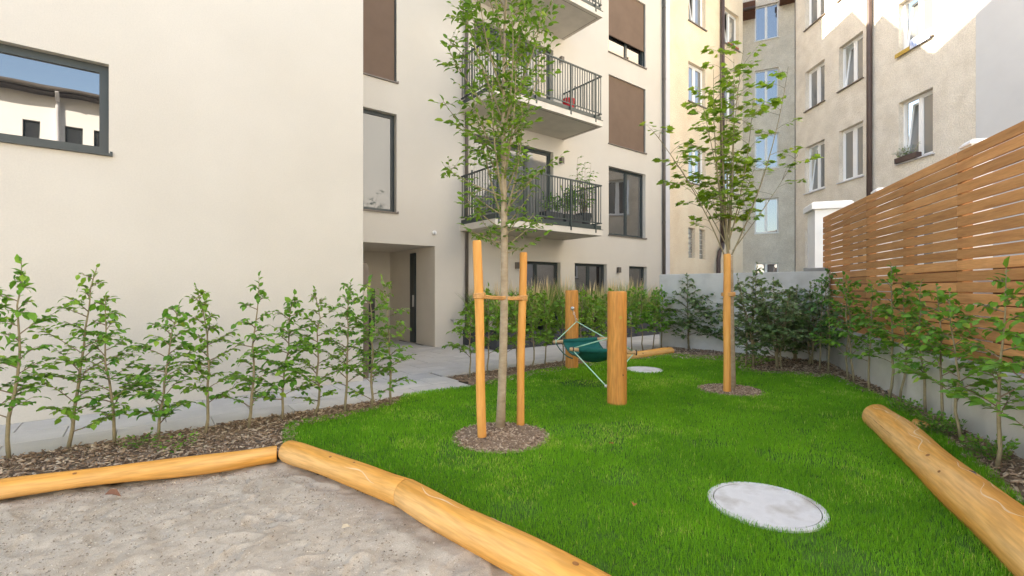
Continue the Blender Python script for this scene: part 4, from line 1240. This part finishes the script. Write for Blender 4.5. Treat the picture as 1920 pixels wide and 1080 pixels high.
# stakes and ties
def stake(pb, top_px, top_y, r, label, seed):
    Y = pb[1]
    zt = CAM_H + (540 - top_y) / FOC * Y
    xt = (top_px - 960) / FOC * Y
    root = None
    n = 14
    rg = np.random.default_rng(seed)
    zz = list(np.linspace(-0.08, zt - 0.02, n)) + [zt - 0.008, zt]
    ph = rg.uniform(0, 6, 2)
    pts = [((xt - pb[0]) * z / zt + 0.004 * math.sin(4 * z + ph[0]), 0.004 * math.sin(3 * z + ph[1]), z) for z in zz]
    rr = [r * (1 + 0.03 * math.sin(6 * z + ph[1])) for z in zz[:-2]] + [r * 0.95, r * 0.8]
    o = MB().tube(pts, rr, 16).build('tree_stake', M_STAKE, None, (pb[0], pb[1], 0), smooth=True)
    tag(o, label, 'stake', 'wooden stakes holding the trees')
    return o, zt
S1, S2, S3 = G(904, 824), G(975, 799), G(1363, 737)
stake(S1, 895, 451, 0.043, 'left orange stake of the tree in the lawn centre', 1)
stake(S2, 981, 473, 0.040, 'right orange stake of the tree in the lawn centre', 2)
stake(S3, 1363, 476, 0.047, 'single orange stake before the fanned maple', 3)
def at(px, py, Y):
    return Vector(((px - 960) / FOC * Y, Y, CAM_H + (540 - py) / FOC * Y))
def rope_ring(mb, c, rx, n=18, r=0.009, turns=3, pitch=0.016):
    pts = []
    for k in range(n * turns + 1):
        a = 2 * math.pi * k / n
        pts.append((c.x + rx * math.cos(a), c.y + rx * math.sin(a), c.z + pitch * (k / n - turns / 2)))
    mb.tube(pts, r, 6)
tie = MB()
pl, pm, pr = at(899, 555, S1[1]), at(941, 559, T1[1]), at(979, 559, S2[1])
rope_ring(tie, pl, 0.050, r=0.011, turns=3); rope_ring(tie, pm, 0.046, r=0.010, turns=2); rope_ring(tie, pr, 0.048, r=0.011, turns=3)
for dz_ in (-0.008, 0.010):
    for a, b, ra, rb in ((pl, pm, 0.03, 0.03), (pm, pr, 0.03, 0.03)):
        tie.tube([a + Vector((0, -0.045, dz_)), (a + b) / 2 + Vector((0, -0.035, dz_ - 0.004)), b + Vector((0, -0.045, dz_))], 0.011, 7)
o = tie.build('tree_tie', M_ROPE, None, smooth=True); tag(o, 'brown coir rope tying the central tree to its two stakes', 'rope')
tie = MB(); c = at(1364, 552, S3[1]); rope_ring(tie, c + Vector((0.025, 0.03, 0)), 0.082, r=0.010, turns=3)
o = tie.build('tree_tie', M_ROPE, None, smooth=True); tag(o, 'rope loop round the single stake and the maple trunk', 'rope')

# ------------------------------------------------------------------ hammock swing
PF, PB = G(1157, 757), G(1072, 690)
def post(pb, top_y, r, label, seed):
    Y = pb[1]; zt = CAM_H + (540 - top_y) / FOC * Y
    rg = np.random.default_rng(seed); ph = rg.uniform(0, 6, 4)
    n, nr = 14, 24
    zz = list(np.linspace(-0.1, zt - 0.035, n)) + [zt - 0.012, zt]
    V, F = [], []
    for i, z in enumerate(zz):
        k = 1.0 if i < n else (0.97 if i == n else 0.90)
        for a in range(nr):
            w_ = 2 * math.pi * a / nr
            q = r * k * (1 + 0.02 * math.sin(2 * w_ + ph[0]) + 0.012 * math.sin(3 * w_ + ph[1] + z) + 0.012 * math.sin(4 * z + ph[2]))
            V.append((q * math.cos(w_), q * math.sin(w_), z))
    for i in range(len(zz) - 1):
        for a in range(nr):
            b = (a + 1) % nr
            F.append((i * nr + a, i * nr + b, (i + 1) * nr + b, (i + 1) * nr + a))
    F.append(tuple(range((len(zz) - 1) * nr, len(zz) * nr)))
    o = MB().add(V, F).build('hammock_post', M_POST, None, (pb[0], pb[1], 0), smooth=True)
    return tag(o, label, 'post', 'round hammock posts'), zt
pf, zf_ = post(PF, 546, 0.118, 'thick orange round post at the front of the green hammock', 1)
pbk, zb_ = post(PB, 544, 0.115, 'orange round post at the back of the green hammock', 2)
MB().tube([(0.018, -0.1245, 1.075), (0.018, -0.115, 1.075)], 0.020, 12).build('plug', M_YELLOW, pf)
MB().tube([(0.045, -0.1125, 0.375), (0.045, -0.105, 0.375)], 0.011, 10).build('bolt_hole', M_BLACK, pf)
# splits in the end grain of the tops
hm = empty('hammock_swing', ((PF[0] + PB[0]) / 2, (PF[1] + PB[1]) / 2, 0), 0, 'dark green hammock slung on cords between two orange posts', 'hammock')
HO = Vector(hm.location)
def hat(px, py, Y):
    return at(px, py, Y) - HO
YA, YC, YB_, YD = 7.85, 7.70, 6.75, 6.55
bA, bC = hat(1040, 641, YA), hat(1137, 635, YC)
bB, bD = hat(1072, 655, YB_), hat(1190, 661, YD)
for a, b in ((bA, bC), (bB, bD)):
    d = (b - a); e0, e1 = a - d.normalized() * 0.03, b + d.normalized() * 0.03
    MB().tube([e0, a, b, e1], [0.022, 0.028, 0.028, 0.022], 12).build('spreader_bar', M_BAR, hm, smooth=True)
for a, b, f0, f1 in ((bA, bC, 0.17, 0.83), (bB, bD, 0.12, 0.88)):
    MB().tube([a.lerp(b, f0), a.lerp(b, f1)], 0.036, 14).build('fabric_sleeve', M_NET, hm, smooth=True)
# cloth sagging from far bar to near bar
nu, nv_ = 18, 18
V, F = [], []
for i in range(nu + 1):
    s = i / nu
    a = bA.lerp(bB, s); b = bC.lerp(bD, s)
    for j in range(nv_ + 1):
        t = j / nv_
        tt = 0.17 + 0.66 * t
        q = a.lerp(b, tt)
        sag = 0.25 * (4 * s * (1 - s)) ** 0.75 * (0.55 + 0.45 * math.sin(math.pi * t))
        V.append((q.x, q.y, q.z - sag))
for i in range(nu):
    for j in range(nv_):
        k = i * (nv_ + 1) + j
        F.append((k, k + 1, k + nv_ + 2, k + nv_ + 1))
cl = MB().add(V, F).build('fabric_seat', M_NET, hm, smooth=True)
sm = cl.modifiers.new('thick', 'SOLIDIFY'); sm.thickness = 0.008
# edge ropes of the cloth
for side in (0.17, 0.83):
    pts = []
    for i in range(nu + 1):
        s = i / nu
        a = bA.lerp(bB, s); b = bC.lerp(bD, s); q = a.lerp(b, side)
        sag = 0.25 * (4 * s * (1 - s)) ** 0.75 * 0.55
        pts.append((q.x, q.y, q.z - sag))
    MB().tube(pts, 0.011, 6).build('edge_rope', M_CORDD, hm, smooth=True)
kb = hat(1081, 603, PB[1] - 0.18); sb = Vector((PB[0], PB[1] - 0.112, CAM_H + (540 - 578) / FOC * PB[1])) - HO
kf = Vector((PF[0] - 0.01, PF[1] + 0.24, 0.80)) - HO; sf = Vector((PF[0], PF[1] + 0.115, 1.02)) - HO
def cord(a, b, r=0.008, m=None, name='cord', sag=0.0):
    pts = [a.lerp(b, t) - Vector((0, 0, sag * 4 * t * (1 - t))) for t in (0, .25, .5, .75, 1)]
    return MB().tube(pts, r, 6).build(name, m or M_CORD, hm, smooth=True)
cord(kb, bA + Vector((0.03, 0, 0.02))); cord(kb, bC + Vector((-0.03, 0, 0.02)))
cord(kf, bB + Vector((0.03, 0, 0.02))); cord(kf, bD + Vector((-0.03, 0, 0.02)))
lf = Vector((PF[0] - 0.115, PF[1] + 0.10, CAM_H - (724 - 540) / FOC * (PF[1] + 0.1))) - HO
cord(lf, bB + Vector((0.02, 0, -0.02))); cord(lf, bD + Vector((-0.02, 0, -0.02)))
lb_ = Vector((PB[0] - 0.02, PB[1] - 0.12, 0.18)) - HO
cord(bA + Vector((0.02, 0, -0.02)), bB + Vector((0.01, 0, -0.13)), 0.010, M_CORDD, sag=0.05)
for a, b in ((sb, kb), (sf, kf)):
    for k in range(4):                         # chain links
        c = a.lerp(b, (k + 0.5) / 4)
        pts = [c + Vector((0.014 * math.cos(w_) if k % 2 else 0, 0 if k % 2 else 0.014 * math.cos(w_), 0.026 * math.sin(w_))) for w_ in np.linspace(0, 2 * math.pi, 11)]
        MB().tube(pts, 0.005, 6, False).build('chain_link', M_STEEL, hm, smooth=True)
for s_ in (sb, sf):
    MB().tube([s_ + Vector((0, 0.03, 0)), s_ + Vector((0, -0.035, 0))], 0.020, 10).tube([s_ + Vector((0, 0.02, 0)), s_ + Vector((0, 0.0, 0))], 0.036, 12).build('eye_bolt', M_STEEL, hm, smooth=True)
MB().tube([lf + Vector((0.03, 0.0, 0)), lf - Vector((0.02, 0, 0))], 0.020, 10).build('eye_bolt', M_STEEL, hm, smooth=True)
for b_ in (bA, bC, bB, bD):
    pts = [b_ + Vector((0.02, 0.034 * math.cos(w_), 0.034 * math.sin(w_))) for w_ in np.linspace(0, 2 * math.pi, 13)]
    MB().tube(pts, 0.008, 6, False).build('rope_knot', M_CORD if b_ in (bA, bC) else M_BLACK, hm, smooth=True)

# ------------------------------------------------------------------ planters with reed grass
def planter(u, v, du, dv, label):
    o = empty('planter_box', W(u, v), ANG, label, 'planter', 'anthracite planters under the balconies')
    t = 0.03
    m_ = MB()
    m_.box(0, du, 0, t, 0.004, 0.39).box(0, du, dv - t, dv, 0.004, 0.39).box(0, t, t, dv - t, 0.004, 0.39).box(du - t, du, t, dv - t, 0.004, 0.39)
    m_.build('box', M_PLANTER, o)
    MB().box(t + 0.001, du - t - 0.001, t + 0.001, dv - t - 0.001, 0.25, 0.35).build('soil', M_SOIL, o)
    return o
def reed(base, h, seed, label, n=150, plume=26):
    rg = np.random.default_rng(seed)
    root = empty('reed_grass', base, 0, label, 'grass clump', 'reed grass in the planters')
    def blades(n, hmin, hmax, wd, arch, name, m, seg=5, r0=0.09):
        V, F, A = [], [], []
        a = rg.uniform(0, 6.28, n); hh = rg.uniform(hmin, hmax, n); rr = r0 * np.sqrt(rg.uniform(0, 1, n)); lean = rg.uniform(0.05, arch, n)
        b0 = np.stack([rr * np.cos(a), rr * np.sin(a)], 1)
        a2 = a + rg.normal(0, 0.5, n)
        t = np.linspace(0, 1, seg + 1)
        wds = wd * np.array([0.7, 1.0, 0.95, 0.8, 0.55, 0.05])[:seg + 1]
        for i in range(seg + 1):
            c = np.stack([b0[:, 0] + np.cos(a2) * lean * hh * t[i] ** 2, b0[:, 1] + np.sin(a2) * lean * hh * t[i] ** 2, hh * (t[i] - 0.25 * lean * t[i] ** 3)], 1)
            sd = np.stack([-np.sin(a2 + 0.6), np.cos(a2 + 0.6), 0 * a2], 1) * wds[i] * 0.5
            V.append(np.stack([c - sd, c + sd], 1))
        V = np.stack(V, 1).reshape(n, -1, 3)
        k = (np.arange(n) * 2 * (seg + 1))[:, None, None]
        f = np.array([(2 * i, 2 * i + 1, 2 * i + 3, 2 * i + 2) for i in range(seg)])
        F = (k + f[None]).reshape(-1, 4)
        at_ = np.repeat(rg.uniform(0, 1, n), 2 * (seg + 1))
        tag(np_mesh(name, V.reshape(-1, 3), F, m, root, at_), kind='stuff')
    blades(int(n * 1.7), 0.45 * h, 1.0 * h, 0.013, 0.5, 'leaf_blades', L_REED)
    blades(plume, 0.85 * h, 1.12 * h, 0.022, 0.22, 'plumes', L_PLUME, r0=0.07)
planter(6.37, 9.17, 0.45, 0.97, 'anthracite planter standing lengthwise beside the downpipe')
reed(W(6.55, 9.45, 0.35), 1.15, 50, 'reed clump in the lengthwise planter beside the downpipe')
reed(W(6.62, 9.85, 0.35), 1.2, 51, 'upright reed clump against the wall beside the downpipe', plume=36)
for i in range(8):
    u0 = 6.37 + i * 1.02
    planter(u0, 8.69, 1.0, 0.46, '%s anthracite planter from the left in the row along the terrace' % ORD[i])
    reed(W(u0 + 0.28, 8.92, 0.35), 1.22 + 0.1 * (i % 3), 60 + 2 * i, 'left reed clump in the %s planter of the terrace row' % ORD[i], plume=42)
    reed(W(u0 + 0.74, 8.92, 0.35), 1.14 + 0.12 * ((i + 1) % 3), 61 + 2 * i, 'right reed clump in the %s planter of the terrace row' % ORD[i], plume=36)

# things on the balconies
bk = empty('red_bucket', W(8.92, 8.95, 6.018), ANG, 'red bucket standing on the middle balcony', 'bucket')
MB().tube([(0, 0, 0.0), (0, 0, 0.42)], [0.13, 0.165], 18, True).build('body', M_RED, bk, smooth=False)
MB().tube([(0.17 * math.cos(a), 0, 0.42 + 0.16 * math.sin(a)) for a in np.linspace(0, math.pi, 9)], 0.006, 6, False).build('handle', M_STEEL, bk)
pt = empty('potted_shrub', W(9.55, 9.0, 3.021), ANG, 'bushy potted shrub rising above the railing of the lowest balcony', 'potted plant')
MB().tube([(0, 0, 0), (0, 0, 0.45)], [0.16, 0.22], 16).build('pot', M_PLANTER, pt, smooth=False)
p = Plant(71)
for k in range(14):
    a = k * 2.4; l = p.rg.uniform(0.05, 0.28); h = p.rg.uniform(1.1, 2.0)
    c_ = curve_pts((0.05 * math.cos(a), 0.05 * math.sin(a), 0.4), (l * math.cos(a), l * math.sin(a), h), p.rg.normal(0, 0.03, 3), 8)
    p.tw.tube(c_, list(np.linspace(0.008, 0.002, 8)), 5, False)
    for t in np.linspace(0.2, 1, 9):
        q, _ = sample(c_, [t]); q = q[0]; a2 = p.rg.uniform(0, 6.28)
        b2 = curve_pts(q, q + np.array([0.16 * math.cos(a2), 0.16 * math.sin(a2), 0.04]), (0, 0, 0.02), 4)
        p.tw.tube(b2, 0.002, 3, False); p.spray(b2, 0.1, 0.035)
p.finish(pt, M_TWIG, M_TWIG, L_BEECH, 0.08, LONG_V, LEAF_F)
for k, (u_, h_) in enumerate(((8.3, 0.75), (9.0, 1.05))):
    pt2 = empty('potted_plant', W(u_, 8.95, 3.021), ANG, ('low leafy pot plant behind the railing of the lowest balcony', 'medium leafy pot plant beside the potted shrub on the lowest balcony')[k], 'potted plant')
    MB().chbox(-0.3, 0.3, -0.13, 0.13, 0, 0.36, 0.008).build('pot', M_PLANTER, pt2)
    p = Plant(80 + k)
    for i in range(16):
        a = i * 2.4; x0 = p.rg.uniform(-0.25, 0.25); l = p.rg.uniform(0.05, 0.22)
        c_ = curve_pts((x0, 0, 0.34), (x0 + l * math.cos(a), l * math.sin(a), h_ * p.rg.uniform(0.7, 1.1)), (0, 0, 0.03), 6)
        p.tw.tube(c_, 0.003, 4, False); p.spray(c_, 0.15, 0.025, 0.9)
    p.finish(pt2, M_TWIG, M_TWIG, L_BEECH, 0.09, LONG_V, LEAF_F)
p = Plant(90)
for i in range(26):
    a = i * 2.4; x0 = p.rg.uniform(-0.40, 0.25); l = p.rg.uniform(0.05, 0.2)
    c_ = curve_pts((x0, -0.02, 0.14), (x0 + l * math.cos(a), -0.02 + l * math.sin(a), 0.14 + p.rg.uniform(0.05, 0.3)), (0, 0, 0.03), 5)
    p.tw.tube(c_, 0.003, 4, False); p.spray(c_, 0.15, 0.03, 0.9)
p.finish(fb, M_TWIG, M_TWIG, L_PRIVET, 0.06, LONG_V, LEAF_F)

# ------------------------------------------------------------------ mulch rings, chips, litter
RINGS = [(G(939, 819)[:2], 0.46), (G(1369, 732)[:2], 0.42)]
RLAB = ['round bark mulch patch round the central tree and stakes', 'round bark mulch patch round the maple stake']
for i, (c, r) in enumerate(RINGS):
    n = 40
    rg = np.random.default_rng(i)
    rr = r * (1 + 0.05 * np.sin(3 * np.linspace(0, 6.28, n, endpoint=False) + i) + rg.normal(0, 0.02, n))
    V = [(0, 0, 0.035)] + [(0.6 * q * math.cos(2 * math.pi * k / n), 0.6 * q * math.sin(2 * math.pi * k / n), 0.025) for k, q in enumerate(rr)] + [(q * math.cos(2 * math.pi * k / n), q * math.sin(2 * math.pi * k / n), 0.004) for k, q in enumerate(rr)]
    F = []
    for k in range(n):
        k2 = (k + 1) % n
        F += [(0, 1 + k, 1 + k2), (1 + k, 1 + n + k, 1 + n + k2, 1 + k2)]
    o = MB().add(V, F).build('mulch_patch', M_SOIL, None, (c[0], c[1], 0), smooth=True)
    tag(o, RLAB[i], 'mulch', None, 'stuff')

def chips(name, pts, zfun, size, m, rg, label, cat='mulch', flat=0.25, kind='stuff'):
    n = len(pts)
    L = size * rg.uniform(0.4, 1.5, n); Wd = L * rg.uniform(0.15, 0.5, n); T = L * flat * rg.uniform(0.3, 0.8, n)
    a = rg.uniform(0, 6.28, n); ti = rg.normal(0, 0.35, n)
    B = np.array([(x, y, z) for z in (-.5, .5) for y in (-.5, .5) for x in (-.5, .5)])
    loc = B[None] * np.stack([L, Wd, T], 1)[:, None, :]
    x = loc[..., 0] * np.cos(ti)[:, None] - loc[..., 2] * np.sin(ti)[:, None]
    z = loc[..., 0] * np.sin(ti)[:, None] + loc[..., 2] * np.cos(ti)[:, None]
    y = loc[..., 1]
    X = pts[:, 0:1] + x * np.cos(a)[:, None] - y * np.sin(a)[:, None]
    Y = pts[:, 1:2] + x * np.sin(a)[:, None] + y * np.cos(a)[:, None]
    Z = zfun(pts)[:, None] + z
    V = np.stack([X, Y, Z], -1).reshape(-1, 3)
    f = np.array([(0, 2, 3, 1), (4, 5, 7, 6), (0, 1, 5, 4), (2, 6, 7, 3), (0, 4, 6, 2), (1, 3, 7, 5)])
    F = ((np.arange(n) * 8)[:, None, None] + f[None]).reshape(-1, 4)
    o = np_mesh(name, V, F, m, None, np.repeat(rg.uniform(0, 1, n), 8))
    return tag(o, label, cat, None, kind)

def chip_mat(name='bark_chips', c0=(0.12, 0.075, 0.047), c1=(0.32, 0.215, 0.135), c2=(0.56, 0.45, 0.33)):
    m, nt, out = nodes_of(name)
    N, L = nt.nodes, nt.links
    at_ = N.new('ShaderNodeAttribute'); at_.attribute_name = 'rnd'
    rp = N.new('ShaderNodeValToRGB'); e = rp.color_ramp.elements
    e[0].color = (*c0, 1); e[1].color = (*c2, 1)
    k = e.new(0.55); k.color = (*c1, 1)
    b = N.new('ShaderNodeBsdfPrincipled'); b.inputs['Roughness'].default_value = 0.95
    L.new(at_.outputs['Fac'], rp.inputs['Fac']); L.new(rp.outputs['Color'], b.inputs['Base Color']); L.new(b.outputs[0], out.inputs['Surface'])
    return m
M_CHIPS = chip_mat()
M_CRUMB = chip_mat('sand_crumbs', (0.16, 0.125, 0.09), (0.36, 0.31, 0.25), (0.66, 0.60, 0.52))
def scatter(poly, n, rg):
    a = np.array([np.asarray(p)[:2] for p in poly]); lo, hi = a.min(0), a.max(0)
    P = rg.uniform(lo, hi, (n, 2))
    return P[in_poly(P, a)]
rg = np.random.default_rng(31)
chips('bark_chips', scatter(bed_left, 26000, rg), lambda p: np.full(len(p), 0.012) + rg.uniform(-.004, .012, len(p)), 0.035, M_CHIPS, rg, 'brown bark chips under the saplings along the cream wall')
chips('bark_chips', scatter(bed_mid, 9000, rg), lambda p: np.full(len(p), 0.010) + rg.uniform(-.004, .012, len(p)), 0.035, M_CHIPS, rg, 'brown bark chips under the hedge before the planters')
chips('bark_chips', scatter(bed_back, 22000, rg), lambda p: np.full(len(p), 0.012) + rg.uniform(-.004, .014, len(p)), 0.040, M_CHIPS, rg, 'brown bark chips under the saplings along the retaining wall')
for i, (c, r) in enumerate(RINGS):
    q = rg.uniform(0, 1, 2600) ** 0.5 * r * 1.02; a = rg.uniform(0, 6.28, 2600)
    P = np.stack([c[0] + q * np.cos(a), c[1] + q * np.sin(a)], 1)
    chips('bark_chips', P, lambda p: 0.040 - 0.034 * np.hypot(p[:, 0] - c[0], p[:, 1] - c[1]) / r, 0.032, M_CHIPS, rg, ['brown bark chips round the central tree', 'brown bark chips round the maple stake'][i])
P = scatter([G(p[0], p[1]) for p in ((-40, 1078), (0, 930), (300, 890), (520, 866), (740, 955), (930, 1078))], 11000, rg)
chips('sand_grit', P, lambda p: np.full(len(p), -0.052) + rg.uniform(-.012, .016, len(p)), 0.0075, M_CRUMB, rg, 'small pebbles and crumbs scattered on the sand', 'pebbles', flat=0.6)

def dead_leaf(p, z, s, rot, label, m):
    V = (LEAF_V * np.array([1, 1, 2.2])) * s
    o = MB().add([tuple(v) for v in V], [tuple(f) for f in LEAF_F]).build('dead_leaf', m, None, (p[0], p[1], z), False, (0.2, -0.15, rot))
    return tag(o, label, 'leaf')
dead_leaf(G(196, 924), -0.012, 0.10, 0.1, 'reddish brown dry leaf lying on the sand', mat('brown_leaf', (0.16, 0.075, 0.045), (0.22, 0.11, 0.07), scale=20, rough=0.9))
dead_leaf(G(1188, 962), 0.045, 0.055, 1.2, 'small orange dry leaf in the grass left of the big cover', M_DEADLEAF)
dead_leaf(G(1150, 842), 0.045, 0.05, 2.2, 'tiny orange dry leaf in the grass before the front post', M_DEADLEAF)
dead_leaf(G(640, 985), -0.02, 0.06, 0.5, 'pale dry leaf on the sand near the picture bottom', mat('pale_leaf', (0.45, 0.38, 0.28), (0.5, 0.43, 0.33), scale=20, rough=0.9))

# ------------------------------------------------------------------ lawn blades
def lawn_blades():
    rg = np.random.default_rng(77)
    poly = np.array([p for p in LAWN])
    lo, hi = poly.min(0), poly.max(0)
    lo[1] = max(lo[1], 1.9)
    area = (hi[0] - lo[0]) * (hi[1] - lo[1])
    dmax = 17000
    n = int(area * dmax)
    P = rg.uniform(lo, hi, (n, 2))
    keep = rg.uniform(0, 1, n) < np.clip((3.2 / P[:, 1]) ** 1.35, 0, 1)
    P = P[keep]
    # in view only, with a margin
    P = P[np.abs(P[:, 0]) < P[:, 1] * 1.28 + 0.4]
    P = P[in_poly(P + rg.normal(0, 0.012, P.shape), poly)]
    for c, r in [(MH1[:2], R1 - 0.005), (MH2[:2], R2 - 0.01), (PF[:2], 0.12), (PB[:2], 0.12)]:
        P = P[np.hypot(P[:, 0] - c[0], P[:, 1] - c[1]) > r - 0.03 * rg.uniform(0, 1, len(P)) ** 3]
    for c, r in RINGS:
        d = np.hypot(P[:, 0] - c[0], P[:, 1] - c[1])
        P = P[d > r * (0.97 + 0.06 * rg.uniform(-1, 1, len(P)))]
    def seg_d(P, a, b):
        a, b = np.asarray(a)[:2], np.asarray(b)[:2]
        t = np.clip(((P - a) @ (b - a)) / ((b - a) @ (b - a)), 0, 1)
        return np.linalg.norm(P - (a + t[:, None] * (b - a)), axis=1)
    P = P[seg_d(P, (3.80, 4.93), (2.30, 1.62)) > 0.105]
    for i in range(3):
        P = P[seg_d(P, LOG2[i], LOG2[i + 1]) > 0.10]
    n = len(P)
    # thin patches
    bare = vnoise(P[:, 0] * 2.3, P[:, 1] * 2.3, 12)
    bare2 = vnoise(P[:, 0] * 7, P[:, 1] * 7, 13)
    P = P[((bare > 0.20) & (bare2 > 0.12)) | (rg.uniform(0, 1, n) > 0.55)]
    wear = np.hypot((P[:, 0] - 1.12) / 0.4, (P[:, 1] - 7.05) / 0.3)
    P = P[(wear > 1) | (rg.uniform(0, 1, len(P)) > 0.75)]
    n = len(P)
    hgt = 0.017 + 0.028 * rg.beta(2, 2, n) + 0.016 * (vnoise(P[:, 0] * 1.7, P[:, 1] * 1.7, 5) - 0.5)
    # longer fringe beside the logs and behind the thick log
    dl = seg_d(P, (3.80, 4.93), (2.30, 1.62))
    side = (P[:, 0] - 3.80) * (1.62 - 4.93) - (P[:, 1] - 4.93) * (2.30 - 3.80)
    hgt *= np.where((dl < 0.17), 1.5, 1.0) * np.where(side < 0, 1.55, 1.0)
    hgt *= np.where(rg.uniform(0, 1, n) < 0.03, 1.5, 1.0)
    wd = 0.0023 * np.clip(P[:, 1] / 3.0, 1, 3.0) * rg.uniform(0.7, 1.3, n)
    a = rg.uniform(0, 6.28, n); lean = np.abs(rg.normal(0.25, 0.28, n)); f = rg.uniform(0, 6.28, n)
    dx, dy = np.cos(a) * lean * hgt, np.sin(a) * lean * hgt
    sx, sy = np.cos(f) * wd / 2, np.sin(f) * wd / 2
    z = np.zeros(n)
    v = np.stack([
        np.stack([P[:, 0] - sx, P[:, 1] - sy, z], 1), np.stack([P[:, 0] + sx, P[:, 1] + sy, z], 1),
        np.stack([P[:, 0] - sx + dx * 0.35, P[:, 1] - sy + dy * 0.35, hgt * 0.6], 1), np.stack([P[:, 0] + sx + dx * 0.35, P[:, 1] + sy + dy * 0.35, hgt * 0.6], 1),
        np.stack([P[:, 0] + dx, P[:, 1] + dy, hgt * (1 - 0.2 * lean)], 1)], 1)
    k = (np.arange(n) * 5)[:, None, None]
    fs = np.array([(0, 1, 3), (0, 3, 2), (2, 3, 4)])
    patch = 0.5 * vnoise(P[:, 0] * 1.1, P[:, 1] * 1.1, 9) + 0.5 * vnoise(P[:, 0] * 3.6, P[:, 1] * 3.6, 10)
    yel = np.clip((0.6 * vnoise(P[:, 0] * 2.1, P[:, 1] * 2.1, 14) + 0.4 * vnoise(P[:, 0] * 8, P[:, 1] * 8, 15) - 0.52) * 4.5, 0, 1)
    col = np.clip(0.42 * rg.uniform(0, 1, n) + 0.50 * patch + 0.45 * yel * rg.uniform(0, 1, n) ** 2, 0, 0.95)
    col = np.where(rg.uniform(0, 1, n) < 0.012 + 0.10 * yel, 0.99, col)
    o = np_mesh('lawn_grass', v.reshape(-1, 3), (k + fs[None]).reshape(-1, 3), L_GRASS, None, np.repeat(col, 5))
    tag(o, 'dense bright green short lawn grass', 'grass', None, 'stuff')
    return n
nbl = lawn_blades()

# a few weeds in the mulch bed beside the log
rg = np.random.default_rng(5)
def weeds(px, label, seed, n=26, h=0.12):
    b = G(*px)
    p = Plant(seed)
    for i in range(n):
        a = p.rg.uniform(0, 6.28); r = p.rg.uniform(0, 0.14)
        q = np.array([r * math.cos(a), r * math.sin(a), 0.0])
        c_ = curve_pts(q, q + np.array([0.05 * math.cos(a), 0.05 * math.sin(a), h * p.rg.uniform(0.4, 1)]), (0, 0, 0.01), 4)
        p.tw.tube(c_, 0.0015, 3, False); p.spray(c_, 0.2, 0.022, 0.9)
    root = empty('weed_tuft', (b[0], b[1], 0), 0, label, 'weed')
    p.finish(root, M_TWIGG, M_TWIGG, L_BEECH, 0.035, LEAF_V, LEAF_F)
weeds((258, 838), 'small weed tuft between the third and fourth saplings', 501)
weeds((330, 845), 'small weed tuft in the bark bed before the fifth sapling', 502, 14)
weeds((1850, 860), 'leafy weed tuft behind the thick log near the right edge', 503, 60, 0.2)
weeds((1760, 815), 'leafy weed tuft behind the thick log in its middle', 504, 60, 0.2)
weeds((1700, 775), 'leafy weed tuft behind the far end of the thick log', 505, 40, 0.16)
